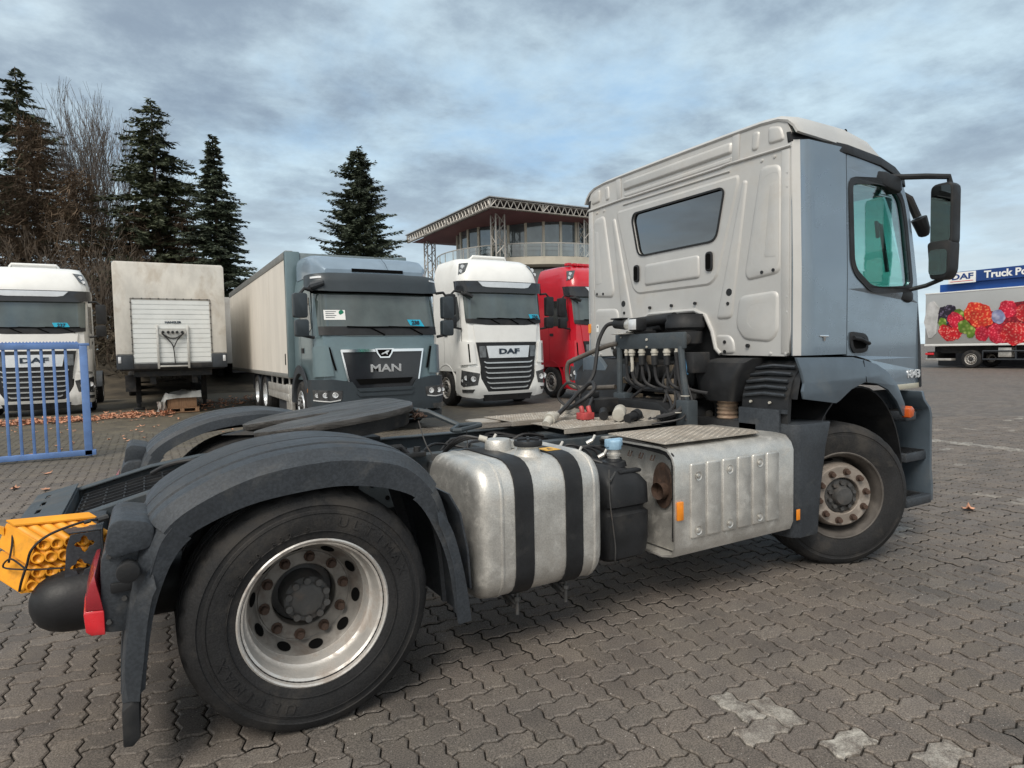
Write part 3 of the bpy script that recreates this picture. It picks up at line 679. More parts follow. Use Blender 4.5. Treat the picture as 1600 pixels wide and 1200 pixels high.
def P(name, F, top, bot, d, th, mt, parent, n=16, k=3, mirror=False, sm=40):
    if mirror:
        a = patch(M(), F, top, bot, d, th, n, k).build(name, mt, parent, sm=sm)
        b = patch(M(), F, [(-x, z) for x, z in top], [(-x, z) for x, z in bot], d, th, n, k).build(name, mt, parent, sm=sm); return a, b
    return patch(M(), F, top, bot, d, th, n, k).build(name, mt, parent, sm=sm)
m_wind = mat('windscreen', (.065, .085, .083), .05, 0, .25, 1.2, spec=.75, coat=.7); m_sidewin = mat('side_window', (.02, .024, .025), .06, 0, .3, 2, spec=.6, coat=.5)
m_slat = mat('grille_slat', (.55, .57, .58), .25, .7, .05, 4); m_lens = mat('lamp_glass', (.10, .105, .11), .08, .5, .4, 9, coat=.8); m_cyan = mat('cyan_card', (.02, .42, .62), .6, 0, .1, 6); m_ink = mat('dark_ink', (.015, .03, .05), .6)
m_lampin = mat('lamp_white', (.75, .76, .77), .2, .3, .1, 20); m_visor = mat('smoked_visor', (.018, .02, .024), .16, 0, .1, 4, coat=.3); m_dkgrey = mat('bumper_grey', (.032, .042, .050), .45, .05, .08, 4, .1, 150, coat=.1)
m_man = mat('slate_green_paint', (.135, .195, .215), .33, .2, .06, 3, coat=.5); m_man2 = mat('roof_blue_paint', (.22, .29, .36), .33, .25, .06, 3, coat=.4); m_red = mat('red_paint', (.50, .008, .022), .3, 0, .06, 2, coat=.6)
m_plate = mat('blank_plate', (.02, .02, .022), .4); m_bluewhite = mat('badge_silver', (.72, .74, .76), .25, .5, .05, 6)
def mirrors(root, F, x, zt, zb, mt, big=.2, out=.28):
    for sg in (-1, 1):
        y = F.W + .02; m = M()
        m.prism(rrect(sg * (y + out - .13), sg * (y + out + .12), zb + .34, zt, .05) if sg > 0 else rrect(-(y + out + .12), -(y + out - .13), zb + .34, zt, .05), 'x', x - .09, x + .06)
        lo = (y + out - .14, y + out + .10); lo = lo if sg > 0 else (-lo[1], -lo[0]); m.prism(rrect(lo[0], lo[1], zb, zb + .31, .05), 'x', x - .09, x + .07)
        o = m.build('mirror', mt, root, bev=.02)
        m = M(); m.tube([(x - .02, sg * (y - .02), zt + .06), (x, sg * (y + out * .6), zt + .08), (x, sg * (y + out), zt - .03)], .028, 8); m.tube([(x - .02, sg * (y - .02), zb - .02), (x, sg * (y + out), zb + .03)], .028, 8); m.each('mirror_arm', blackpl, o)
def wipers(root, F, z0, spots, L):
    for s in spots:
        m = M(); a = F(s + .02, z0, .03); b = F(s - .25, z0 + .14, .045); m.tube([a, b], [.016, .010], 6); m.tube([F(s - .25 - L * .5, z0 + .155, .05), b, F(s - .25 + L * .5, z0 + .15, .05)], .012, 5); m.build('wiper', black, root)
def underframe(root, x0, x1, axles, rear_fenders=True, rim=None, tail=True, y=1.24):
    m = M()
    for sg in (-1, 1): m.box(x1, x0, sg * .40 - .04, sg * .40 + .04, .62, .92)
    for x in (x0 - .4, (x0 + x1) / 2, x1 + .1): m.box(x - .1, x + .1, -.38, .38, .66, .88)
    m.box(x1 + .3, x0 - .3, -.25, .25, .35, .7); m.build('chassis', blacksteel, root)
    for x, k in axles:
        m = M(); m.cyl((x, -1.0, .48), (x, 1.0, .48), .09, 10); m.build('axle', blacksteel, root)
        wheel(root, (x, -y, .482), k, False, rimmat=rim); wheel(root, (x, y, .482), k, False, True, rimmat=rim)
        if k == 'rear':
            wheel(root, (x, -y + .34, .482), k, False, rimmat=rim); wheel(root, (x, y - .34, .482), k, False, True, rimmat=rim)
            if rear_fenders:
                for sg in (-1, 1):
                    m = M(); rows = [[V((x + .60 * math.cos(a), yy, .47 + .60 * math.sin(a))) for a in [R(8 + 164 * i / 14) for i in range(15)]] for yy in (sg * .62, sg * 1.25)]; m.grid(rows); m.build('fender', greyplastic, root, solid=.02)
def daf(root, paint, lamps=True, sticker=None, chassis=True):
    rk = [(.2, -.10), (.45, 0), (1.1, .0), (1.7, -.02), (2.2, -.04), (3.05, -.15), (3.3, -.15), (3.6, -.24), (3.85, -.42), (3.98, -.70), (4.04, -1.1)]
    F = Cab(1.23, .26, .07, rk, [(.2, .97), (.5, 1), (3.1, .985), (3.4, .97), (3.8, .915), (3.98, .84), (4.04, .72)])
    cabbody(F, 2.15, [.95, 1.1, 1.7, 2.2, 3.05, 3.3, 3.45, 3.6, 3.75, 3.85, 3.93, 3.98, 4.02, 4.04], 'cab', paint, root)
    P('bumper', F, [(-1.62, 1.03), (-1.3, 1.06), (-.87, 1.08), (-.83, .76), (-.63, .41), (.63, .41), (.83, .76), (.87, 1.08), (1.3, 1.06), (1.62, 1.03)], [(-1.62, .40), (-1.3, .30), (-.90, .24), (-.84, .23), (-.60, .28), (.60, .28), (.84, .23), (.90, .24), (1.3, .30), (1.62, .40)], 0.0, .06, paint, root, 36, 5)
    P('lower_bumper', F, [(-.75, .33), (.75, .33)], [(-.7, .16), (.7, .16)], .0, .075, blackpl, root, 12, 2)
    P('number_plate', F, [(-.27, .30), (.27, .30)], [(-.27, .19), (.27, .19)], .08, .01, m_plate, root, 4, 1)
    P('bonnet_panel', F, [(-.98, 2.18), (.98, 2.18)], [(-.93, 1.72), (.93, 1.72)], .0, .022, paint, root)
    P('windscreen', F, [(-1.19, 3.04), (-.6, 3.06), (.6, 3.06), (1.19, 3.04)], [(-1.17, 2.28), (-.6, 2.20), (.6, 2.20), (1.17, 2.28)], .004, .012, m_wind, root, 24, 5)
    P('cowl', F, [(-1.16, 2.34), (1.16, 2.34)], [(-1.16, 2.24), (-.6, 2.17), (.6, 2.17), (1.16, 2.24)], .008, .018, blackpl, root, 20, 2)
    P('sun_visor', F, [(-1.42, 3.34), (-1.1, 3.33), (1.1, 3.33), (1.42, 3.34)], [(-1.36, 3.10), (-1., 3.03), (1., 3.03), (1.36, 3.10)], .05, .06, m_visor, root, 24, 3)
    P('visor_stripe', F, [(-.82, 3.31), (.82, 3.31)], [(-.70, 3.19), (-.55, 3.165), (.55, 3.165), (.70, 3.19)], .11, .02, m_bluewhite, root, 14, 2)
    if lamps:
        for sg in (-1, 1):
            a = P('roof_lamp', F, [(sg * .90, 3.84), (sg * 1.16, 3.82)], [(sg * 1.06, 3.60), (sg * 1.30, 3.52)], .0, .015, m_lens, root, 6, 3)
            m = M(); q = F(sg * 1.08, 3.72, .02); m.lathe([(.06, 0), (.055, .015), (.0005, .012)], c=q, ax='x', n=14); q = F(sg * 1.17, 3.60, .02); m.lathe([(.05, 0), (.045, .015), (.0005, .012)], c=q, ax='x', n=14); m.each('reflector', m_lampin, a)
    m = M(); m.tube([(-1.05, -.55, 4.03), (-1.0, -.5, 4.10), (-1.0, .5, 4.10), (-1.05, .55, 4.03)], .035, 8); m.box(-1.5, -1.02, -.5, .5, 4.02, 4.08); m.build('roof_hatch', paint, root, bev=.015)
    g = P('grille', F, [(-.92, 1.71), (.92, 1.71)], [(-.82, 1.1), (-.80, .75), (-.62, .42), (.62, .42), (.80, .75), (.82, 1.1)], .0, .045, blackpl, root, 30, 6)
    bp = P('badge_plate', F, [(-.66, 1.62), (.66, 1.62)], [(-.60, 1.30), (.60, 1.30)], .05, .02, m_bluewhite, root, 10, 2)
    text('lettering', 'DAF', .19, m_ink, bp, frame((F(0, 1.46, .076).x, .0, 1.465), (0, 1, 0), (0, 0, 1)), .006, .008, 1.75)
    P('chrome_block', F, [(.69, 1.62), (.86, 1.62)], [(.67, 1.32), (.85, 1.32)], .05, .012, m_lens, root, 4, 1, True)
    for k in range(6):
        z = 1.19 - k * .135; h = .74 - .02 * k if k < 4 else .66 - .08 * (k - 4); P('grille_slat', F, [(-h, z + .035), (-h * .9, z), (h * .9, z), (h, z + .035)], [(-h, z + .0), (-h * .9, z - .035), (h * .9, z - .035), (h, z + .0)], .045, .03, m_slat, root, 14, 1)
    P('corner_deflector', F, [(1.00, 1.72), (1.42, 1.76)], [(.94, 1.16), (1.40, 1.12)], .0, .05, paint, root, 8, 4, True)
    P('corner_gap', F, [(1.10, 1.68), (1.13, 1.68)], [(1.08, 1.2), (1.11, 1.2)], .052, .004, black, root, 2, 2, True)
    for sg in (-1, 1):
        h = P('headlamp', F, [(sg * .86, .90), (sg * 1.30, 1.00)], [(sg * .93, .60), (sg * 1.26, .56), (sg * 1.34, .62)], .045, .022, m_lens, root, 8, 4)
        m = M()
        for s_, z_, r_ in ((1.03, .76, .075), (1.18, .79, .065), (1.27, .72, .04)): q = F(sg * s_, z_, .072); m.lathe([(r_, -.01), (r_ * .9, .004), (r_ * .5, -.004), (.0005, .0)], c=q, ax='x', n=16)
        m.each('lamp_bowl', m_lampin, h)
        P('fog_lamp', F, [(sg * 1.0, .49), (sg * 1.3, .49)], [(sg * 1.04, .40), (sg * 1.28, .41)], .05, .02, m_lens, root, 5, 1)
        P('side_window', F, [(sg * F.side(.42, 2.9), 2.94), (sg * F.side(1.35, 2.9), 2.98)], [(sg * F.side(.34, 2.3), 2.34), (sg * F.side(.7, 2.2), 2.20), (sg * F.side(1.35, 2.2), 2.20)], .002, .006, m_sidewin, root, 6, 2)
        for xx in (.30, 1.42):
            P('door_seam', F, [(sg * F.side(xx, 2.5), 3.0), (sg * F.side(xx + .008, 2.5), 3.0)], [(sg * F.side(xx, 2.), 1.1), (sg * F.side(xx + .008, 2.), 1.1)], .0005, .001, black, root, 1, 6)
        P('door_handle', F, [(sg * F.side(1.18, 2.0), 1.98), (sg * F.side(1.36, 2.0), 1.98)], [(sg * F.side(1.18, 2.0), 1.90), (sg * F.side(1.36, 2.0), 1.90)], .004, .012, blackpl, root, 3, 1)
        m = M(); rows = [[V((-1.36 + .66 * math.cos(a), yy, .49 + .66 * math.sin(a))) for a in [R(-5 + 190 * i / 16) for i in range(17)]] for yy in (sg * .85, sg * 1.20, sg * 1.235)]; m.grid(rows); m.build('wheel_arch', paint, root, solid=.03)
        m = M(); m.box(-.72, -.32, sg * 1.18 - .04, sg * 1.18 + .04, .3, 1.0); m.box(-2.15, -2.0, sg * 1.18 - .04, sg * 1.18 + .04, .45, 1.0); m.each('step_panel', paint, root, bev=.02)
    m = M(); q = F(-.95, 2.93, -.05); m.tube([F(-1.2, 3.0, .08), F(-1.08, 2.98, .16), F(-.98, 2.9, .14)], [.03, .06, .045], 8); m.build('kerb_mirror', blackpl, root)
    mirrors(root, F, -.28, 2.98, 2.10, blackpl); wipers(root, F, 2.20, (-.25, .33, .9), .75)
    if sticker:
        s0, txt_ = sticker; c = P('window_card', F, [(s0, 2.47), (s0 + .33, 2.47)], [(s0 + .06, 2.33), (s0 + .40, 2.33)], .02, .004, m_cyan, root, 3, 1); q = F(s0 + .2, 2.40, .03)
        text('lettering', txt_, .12, m_ink, c, frame(q, (F(s0 + .3, 2.40) - F(s0 + .1, 2.40)), F(s0 + .2, 2.45) - F(s0 + .2, 2.35)), .003, .004)
    if chassis: underframe(root, -.3, -6.0, ((-1.36, 'front'), (-5.0, 'rear')), rim=None)
rz = -math.pi / 2
d1 = thing('parked_truck', 'white truck with high roof between the dark-grey box truck and the red truck', 'truck', (7.86, 11.0, 0), rz, 'trucks parked in the back row'); daf(d1, white_paint, True, (.72, '236'))
d2 = thing('parked_truck', 'white truck standing behind the bars of the blue gate', 'truck', (-3.12, 17.0, 0), rz, 'trucks parked in the back row'); daf(d2, white_paint, True, (.42, '237'))
d3 = thing('parked_truck', 'bright red truck half hidden by the cab of the silver tractor', 'truck', (11.55, 11.3, 0), rz, 'trucks parked in the back row'); daf(d3, m_red, True, None)
m = M()
for k in range(9): m.box(-.95 - .02 * k, -.75 - .02 * k, -.95 + .22 * k, -.82 + .22 * k, 4.02, 4.10)
m.tube([(-.86, -1.0, 4.04), (-.86, 1.0, 4.04)], .025, 6); m.build('roof_light_bar', m_red, d3, bev=.01)
# dark grey box truck
mt_ = thing('box_truck', 'dark blue-grey truck with lion badge and cream box body', 'truck', (3.30, 7.7, 0), rz, 'trucks parked in the back row')
F = Cab(1.20, .24, .08, [(.2, -.06), (.5, 0), (1.0, 0), (1.79, -.03), (2.65, -.22), (2.95, -.26), (3.02, -.40), (3.06, -.5)], [(.2, 1), (1.8, 1), (2.6, .985), (2.95, .95), (3.06, .90)])
cabbody(F, 2.05, [1.0, 1.3, 1.79, 2.2, 2.65, 2.85, 2.97, 3.03, 3.06], 'cab', m_man, mt_)
P('windscreen', F, [(-1.17, 2.62), (-.6, 2.65), (.6, 2.65), (1.17, 2.62)], [(-1.15, 1.86), (-.6, 1.82), (.6, 1.82), (1.15, 1.86)], .004, .012, m_wind, mt_, 24, 5)
P('cowl', F, [(-1.14, 2.0), (0, 2.0), (1.14, 2.0)], [(-1.14, 1.84), (1.14, 1.84)], .008, .02, blackpl, mt_, 20, 2)
P('sun_visor', F, [(-1.36, 2.93), (-.9, 2.99), (.9, 2.99), (1.36, 2.93)], [(-1.28, 2.67), (-.9, 2.64), (.9, 2.64), (1.28, 2.67)], .06, .07, m_dkgrey, mt_, 24, 4)
P('visor_gap', F, [(-1.25, 2.66), (1.25, 2.66)], [(-1.2, 2.61), (1.2, 2.61)], .01, .05, black, mt_, 16, 1)
for sg in (-1, 1): P('visor_lamp', F, [(sg * 1.0, 2.915), (sg * 1.14, 2.905)], [(sg * 1.0, 2.88), (sg * 1.14, 2.87)], .135, .006, m_lampin, mt_, 3, 1)
m = M(); rr_ = []
for x, hw, zt in ((-.36, .95, 3.10), (-.50, 1.08, 3.22), (-.75, 1.12, 3.36), (-1.15, 1.14, 3.44), (-1.6, 1.14, 3.48), (-1.9, 1.14, 3.5)):
    rr_.append([V((x, y, z)) for y, z in rpoly([(-hw, 2.97), (-hw, zt - .03), (hw, zt - .03), (hw, 2.97)], [0, .3, .3, 0], 5)])
m.loft(rr_, True); m.build('roof_deflector', m_man2, mt_, sm=40)
m = M(); m.box(-.52, -.34, -.45, .55, 3.03, 3.09); m.build('roof_slot', black, mt_); m = M(); m.tube([(-.36, .25, 3.102), (-.50, .25, 3.222), (-.75, .25, 3.362), (-1.15, .25, 3.442)], .004, 4); m.build('deflector_seam', black, mt_)
g = P('grille', F, [(-.78, 1.54), (.78, 1.54)], [(-.76, 1.42), (-.66, .95), (-.52, .80), (.52, .80), (.66, .95), (.76, 1.42)], .0, .05, m_visor, mt_, 30, 6)
P('grille_rim', F, [(-.80, 1.575), (.80, 1.575)], [(-.78, 1.525), (.78, 1.525)], .02, .05, chrome, mt_, 16, 1); P('grille_rim', F, [(.77, 1.54), (.805, 1.57)], [(.66, .98), (.69, .98)], .02, .045, chrome, mt_, 2, 4, True)
P('lower_grille', F, [(-.55, 1.03), (.55, 1.03)], [(-.48, .93), (.48, .93)], .05, .012, black, mt_, 10, 1)
bdg = P('badge', F, [(-.18, 1.585), (.18, 1.585)], [(-.15, 1.50), (-.09, 1.41), (.09, 1.41), (.15, 1.50)], .05, .035, chrome, mt_, 9, 3); P('badge_field', F, [(-.14, 1.565), (.14, 1.565)], [(-.12, 1.50), (-.07, 1.435), (.07, 1.435), (.12, 1.50)], .08, .012, black, bdg, 9, 2)
m = M(); m.prism(rpoly([(-.085, 1.475), (-.05, 1.50), (-.01, 1.515), (.04, 1.545), (.085, 1.545), (.07, 1.52), (.045, 1.505), (.055, 1.47), (.03, 1.475), (.02, 1.495), (-.02, 1.49), (-.05, 1.468), (-.055, 1.482)], .006, 2), 'x', F(0, 1.5, .092).x, F(0, 1.5, .10).x); m.build('lion_emblem', chrome, bdg)
text('lettering', 'MAN', .19, chrome, g, frame((F(0, 1.2, .055).x, 0.02, 1.215), (0, 1, 0), (0, 0, 1)), .012, .006, 1.45)
P('bumper', F, [(-1.58, 1.03), (-.95, 1.04), (-.62, .98), (-.5, .80), (.5, .80), (.62, .98), (.95, 1.04), (1.58, 1.03)], [(-1.58, .42), (-.95, .40), (-.6, .42), (0, .42), (.6, .42), (.95, .40), (1.58, .42)], .0, .09, m_dkgrey, mt_, 42, 6)
P('bumper_lip', F, [(-1.5, .38), (-.9, .34), (-.5, .40), (.5, .40), (.9, .34), (1.5, .38)], [(-1.45, .20), (-.5, .22), (.5, .22), (1.45, .20)], -.03, .11, m_dkgrey, mt_, 30, 2)
for z in (.86, .77): P('bumper_slat', F, [(-.55, z), (.55, z)], [(-.5, z - .06), (.5, z - .06)], .05, .06, m_dkgrey, mt_, 10, 1)
P('number_plate', F, [(-.27, .62), (.27, .62)], [(-.27, .52), (.27, .52)], .09, .012, m_plate, mt_, 4, 1)
for sg in (-1, 1):
    h = P('headlamp', F, [(sg * .80, .83), (sg * 1.26, .86)], [(sg * .82, .66), (sg * 1.0, .63), (sg * 1.24, .66)], .075, .025, m_lens, mt_, 8, 3)
    m = M()
    for s_, r_ in ((.93, .055), (1.06, .05), (1.17, .04)): m.lathe([(r_, -.008), (r_ * .9, .006), (r_ * .5, -.002), (.0005, .002)], c=F(sg * s_, .755, .104), ax='x', n=14)
    m.each('lamp_bowl', m_lampin, h); P('daylight_strip', F, [(sg * .84, .675), (sg * 1.0, .65), (sg * 1.24, .68)], [(sg * .84, .655), (sg * 1.0, .632), (sg * 1.24, .66)], .1, .006, m_lampin, h, 6, 1)
    P('fog_lamp', F, [(sg * .95, .50), (sg * 1.2, .51)], [(sg * .98, .40), (sg * 1.2, .42)], .085, .012, m_lens, mt_, 4, 1)
    P('corner_flap', F, [(sg * 1.00, 1.66), (sg * 1.40, 1.62)], [(sg * .92, 1.10), (sg * 1.36, 1.08)], .0, .04, m_man, mt_, 8, 4); P('corner_gap', F, [(sg * .97, 1.62), (sg * 1.0, 1.62)], [(sg * .87, 1.20), (sg * .90, 1.20)], .002, .03, black, mt_, 2, 3)
    P('side_window', F, [(sg * F.side(.50, 2.5), 2.56), (sg * F.side(1.35, 2.5), 2.60)], [(sg * F.side(.40, 2.), 1.98), (sg * F.side(.75, 1.9), 1.86), (sg * F.side(1.35, 1.9), 1.86)], .002, .006, m_sidewin, mt_, 6, 2)
    for xx in (.34, 1.40): P('door_seam', F, [(sg * F.side(xx, 2.), 2.66), (sg * F.side(xx + .008, 2.), 2.66)], [(sg * F.side(xx, 2.), 1.08), (sg * F.side(xx + .008, 2.), 1.08)], .0005, .001, black, mt_, 1, 6)
    P('door_handle', F, [(sg * F.side(1.15, 2.0), 1.62), (sg * F.side(1.33, 2.0), 1.62)], [(sg * F.side(1.15, 2.0), 1.52), (sg * F.side(1.33, 2.0), 1.52)], .004, .012, blackpl, mt_, 3, 1)
    m = M(); rows = [[V((-1.44 + r_ * math.cos(a), yy, .49 + r_ * math.sin(a))) for a in [R(2 + 176 * i / 18) for i in range(19)]] for yy, r_ in ((sg * .85, .62), (sg * 1.22, .62), (sg * 1.26, .64), (sg * 1.26, .80))]; m.grid(rows); m.build('wheel_arch', greyplastic, mt_, solid=.02)
    m = M(); m.box(-.66, -.34, sg * 1.16 - .04, sg * 1.16 + .05, .28, 1.0); m.build('step_panel', m_dkgrey, mt_, bev=.02); m = M(); m.box(-.70, -.62, sg * 1.25 - .02, sg * 1.25 + .02, .78, .86); m.build('side_marker', orange, mt_, bev=.01)
m = M(); m.tube([F(-1.22, 2.68, .1), F(-1.10, 2.74, .18), F(-.98, 2.80, .17)], [.04, .07, .05], 8); m.build('kerb_mirror', greyplastic, mt_)
c = P('window_note', F, [(-1.03, 2.30), (-.66, 2.30)], [(-1.03, 2.12), (-.66, 2.12)], .02, .004, m_white, mt_, 4, 1)
for k in range(4): P('print_line', F, [(-1.0, 2.275 - .035 * k), (-.82 - .03 * (k % 2), 2.275 - .035 * k)], [(-1.0, 2.265 - .035 * k), (-.82 - .03 * (k % 2), 2.265 - .035 * k)], .025, .002, m_ink, c, 2, 1)
m = M(); q = F(-.73, 2.255, .03); m.lathe([(.045, -.004), (.045, .002), (.0005, .002)], c=q, ax='x', n=16); m.build('green_dot', mat('green_print', (.02, .22, .13), .6), c)
c = P('window_card', F, [(.52, 2.13), (.80, 2.13)], [(.58, 2.02), (.88, 2.00)], .02, .004, m_cyan, mt_, 3, 1); text('lettering', '238', .10, m_ink, c, frame(F(.69, 2.07, .032), F(.8, 2.07) - F(.6, 2.07), F(.69, 2.12) - F(.69, 2.02)), .003, .004, 1.1)
mirrors(mt_, F, -.25, 2.60, 1.82, m_dkgrey, out=.22); wipers(mt_, F, 1.84, (.02, .80), .85)
m_tarp2 = mat('cream_curtain', (.70, .655, .59), .6, 0, .06, 2, .15, 14, (.50, .44, .37), .22, 1.6, stretch=(1, 1, .25))
m = M(); m.box(-12.3, -2.16, -1.27, 1.27, 1.06, 3.60); m.build('box_body', mat('box_grey', (.17, .21, .225), .5, .1), mt_, bev=.01)
m = M()
for k in range(13):
    x0 = -2.30 - k * .768; m.box(x0 - .766, x0, -1.292, -1.27, 1.10, 3.47)
m.build('curtain', m_tarp2, mt_, sm=0, bev=.004); m = M(); m.box(-12.3, -2.16, 1.27, 1.292, 1.10, 3.47); m.build('curtain', m_tarp2, mt_, sm=0)
m = M(); m.box(-12.32, -2.14, -1.305, -1.15, 3.47, 3.63); m.box(-12.32, -2.14, 1.15, 1.305, 3.47, 3.63); m.box(-12.32, -2.14, -1.3, -1.2, 1.00, 1.10); m.build('box_rail', mat('rail_grey', (.22, .22, .21), .5, .3), mt_, bev=.012)
m = M(); m.box(-2.30, -2.13, -1.31, -1.02, 1.02, 3.62); m.box(-2.30, -2.13, 1.02, 1.31, 1.02, 3.62); m.each('corner_post', m_man, mt_, bev=.02); m = M(); m.box(-2.62, -2.54, -1.30, -1.288, 1.28, 1.52); m.build('latch', black, mt_, bev=.01)
underframe(mt_, -.3, -12.1, ((-1.44, 'front'), (-5.85, 'rear'), (-7.2, 'rear')), rim=m_bluewhite)
m = M(); m.box(-5.15, -2.62, -1.26, -1.23, .50, .66); m.box(-5.15, -2.62, -1.26, -1.23, .665, .84)
m.each('side_guard', alu, mt_, bev=.006)
m = M()
for x in (-5.0, -4.3, -3.6, -2.8): m.box(x - .05, x + .03, -1.2, -1.16, .5, 1.05)
m.box(-2.95, -2.45, -1.24, -1.15, .18, .86); m.each('guard_post', alu, mt_, bev=.01); m = M(); m.cyl((-2.5, -1.05, .62), (-4.0, -1.05, .62), .19, 16); m.build('air_reservoir', alu, mt_); m = M(); m.box(-4.1, -2.7, -1.2, -.7, .22, .5); m.build('battery_box', greyplastic, mt_, bev=.04)
# tarpaulin semi-trailer
ts = thing('semi_trailer', 'dirty beige tarpaulin trailer with white ribbed front wall, parked without a tractor', 'trailer', (.06, 14.8, 0), rz, 'trailers parked in the back row')
m_tarp = mat('beige_tarp', (.64, .615, .565), .7, 0, .10, 3, .55, 5, (.45, .385, .31), .40, 2.4, stretch=(1, 1, .55)); m_ribw = mat('white_sheet', (.74, .76, .75), .45, .1, .05, 2, 0, 40, (.5, .46, .4), .2, 2)
m = M(); n_ = 20; rows = []
m.plate([(-1.265, 1.585), (-.87, 1.585), (-.87, 2.95), (.87, 2.95), (.87, 1.585), (1.265, 1.585), (1.265, 3.84), (1.22, 3.9), (-1.22, 3.9), (-1.265, 3.84)], [], lambda u, v, w_: (w_ - .03, u, v), .035); m.box(-13.4, -.03, -1.265, 1.265, 1.45, 3.86); m.build('tarpaulin', m_tarp, ts, bev=.012)
m = M()
for k in range(13): z = 1.36 + k * .123; m.loft([[V((-.012, s_ * .88, z)), V((.008, s_ * .88, z + .008)), V((.008, s_ * .88, z + .112)), V((-.012, s_ * .88, z + .120))] for s_ in (-1, 1)])
m.each('rib_panel', m_ribw, ts, sm=0); m = M(); m.box(-.03, -.012, -.89, .89, 1.34, 2.96); m.build('front_wall', m_ribw, ts, sm=0)
m = M()
for k in range(10): m.cyl((.0, -.84 + k * .187, 2.985), (.03, -.84 + k * .187, 2.985), .018, 8)
for k in range(8):
    for sg in (-1, 1): m.cyl((.0, sg * .905, 1.66 + k * .175), (.03, sg * .905, 1.66 + k * .175), .018, 8)
m.build('tarp_stud', hubdark, ts); m = M(); m.tube([(.02, -.905, 1.6), (.02, -.905, 2.985), (.02, .905, 2.985), (.02, .905, 1.6)], .009, 5); m.build('tarp_cord', hubdark, ts)
m = M(); m.box(-.06, .03, -.95, .95, 1.20, 1.335); m.box(-13.3, -.06, -1.2, 1.2, 1.16, 1.30); m.build('headboard_beam', blacksteel, ts, bev=.01)
for sg in (-1, 1):
    m = M(); m.box(-.05, .04, min(sg * .90, sg * 1.265), max(sg * .90, sg * 1.265), 1.20, 1.565); b_ = m.build('corner_block', greyplastic, ts, bev=.015); m = M(); m.box(.04, .055, min(sg * 1.16, sg * 1.225), max(sg * 1.16, sg * 1.225), 1.36, 1.52); m.build('marker_lamp', m_lampin, b_, bev=.01)
m = M(); m.box(.02, .07, -.37, -.32, 1.2, 2.31); m.box(.02, .07, .32, .37, 1.2, 2.31); m.box(.02, .06, -.34, .34, 1.24, 1.28); m.each('ladder_rail', alu, ts, bev=.005)
m = M(); m.prism(rpoly([(-.30, 2.22), (-.32, 2.10), (-.2, 2.0), (.2, 2.0), (.32, 2.10), (.30, 2.22)], .03, 3), 'x', .02, .06); cp_ = m.build('coupling_panel', alu, ts)
m = M()
for y in (-.22, -.1, 0, .1, .22): m.cyl((.06, y, 2.13), (.13, y, 2.13), .035, 10)
m.each('socket', blackpl, cp_); m = M(); m.tube([(.1, -.25, 2.1), (.09, -.1, 1.93), (.06, .0, 1.75), (.05, .03, 1.32)], .014, 6, smooth=4); m.tube([(.1, .25, 2.1), (.09, .1, 1.93), (.06, .02, 1.75)], .014, 6, smooth=4); m.tube([(.1, -.22, 2.08), (.12, 0, 1.96), (.1, .22, 2.08)], .016, 6, smooth=4); m.build('hose', rubberhose, cp_)
text('lettering', 'HANGLER', .075, m_ink, ts, frame((.016, .02, 2.385), (0, 1, 0), (0, 0, 1)), .003, .003, 1.1)
m = M(); m.box(-13.2, -.3, -.55, -.42, .8, 1.16); m.box(-13.2, -.3, .42, .55, .8, 1.16); m.box(-1.6, -.2, -.9, .9, 1.0, 1.16); m.build('chassis', blacksteel, ts)
for sg in (-1, 1):
    m = M(); m.box(-2.6, -2.48, sg * .85 - .07, sg * .85 + .07, .2, 1.1); m.box(-2.7, -2.4, sg * .85 - .14, sg * .85 + .14, .0, .06); m.box(-2.58, -2.5, sg * .85 - .05, sg * .85 + .05, .06, .3); m.build('landing_leg', blacksteel, ts, bev=.01)
m = M(); m.box(-2.56, -2.52, -.8, .8, .75, .8); m.box(-2.4, -1.9, -1.15, -.9, .55, 1.0); m.build('leg_brace', blacksteel, ts)
for x in (-9.3, -10.6): wheel(ts, (x, -1.24, .482), 'front', False); wheel(ts, (x, 1.24, .482), 'front', False, True)
t2 = thing('box_trailer', 'grey box trailer mostly hidden between the tarpaulin trailer and the cream box body', 'trailer', (3.1, 25.5, 0), rz, 'trailers parked in the back row')
m = M(); m.box(-9, 0, -1.27, 1.27, 1.15, 3.95); m.build('body', mat('weathered_grey', (.36, .35, .33), .6, .1, .1, 1, 0, 40, (.25, .22, .19), .3, 1), t2, bev=.03)
m = M(); m.box(-9, 0, -.5, .5, .75, 1.15); m.box(-2, -1.8, -.9, -.7, 0, 1.1); m.box(-2, -1.8, .7, .9, 0, 1.1); m.build('chassis', blacksteel, t2)
for x in (-6.5, -7.8): wheel(t2, (x, -1.24, .482), 'front', False); wheel(t2, (x, 1.24, .482), 'front', False, True)
# pallet with crate under the tarpaulin trailer
m_wood = mat('pallet_wood', (.30, .175, .10), .8, 0, .2, 5, .3, 30, stretch=(8, 1, 1)); m_foil = mat('grey_foil', (.42, .42, .40), .3, .1, .1, 8, .5, 10)
pc = thing('pallet', 'wooden pallet carrying a crate under the tarpaulin trailer', 'pallet', (.22, 15.75, 0))
m = M()
for x in (-.36, 0, .36): m.box(x - .05, x + .05, -.4, .4, .022, .10)
for k in range(7): y = -.4 + k * .125; n0 = M().box(-.42, .42, y, y + .1, .102, .124).build('plank', m_wood, pc, sm=0, bev=.003)
for y in (-.4, -.05, .3): m.box(-.42, .42, y, y + .1, 0, .02)
m.build('block', m_wood, pc, sm=0)
ct = thing('crate', 'open plywood crate half covered by grey foil, standing on the pallet', 'crate', (.22, 15.75, .126)); m = M(); m.box(-.34, .36, -.36, .36, 0, .33); m.build('crate_body', m_wood, ct, bev=.006)
m = M(); rg = random.Random(5); rows = []
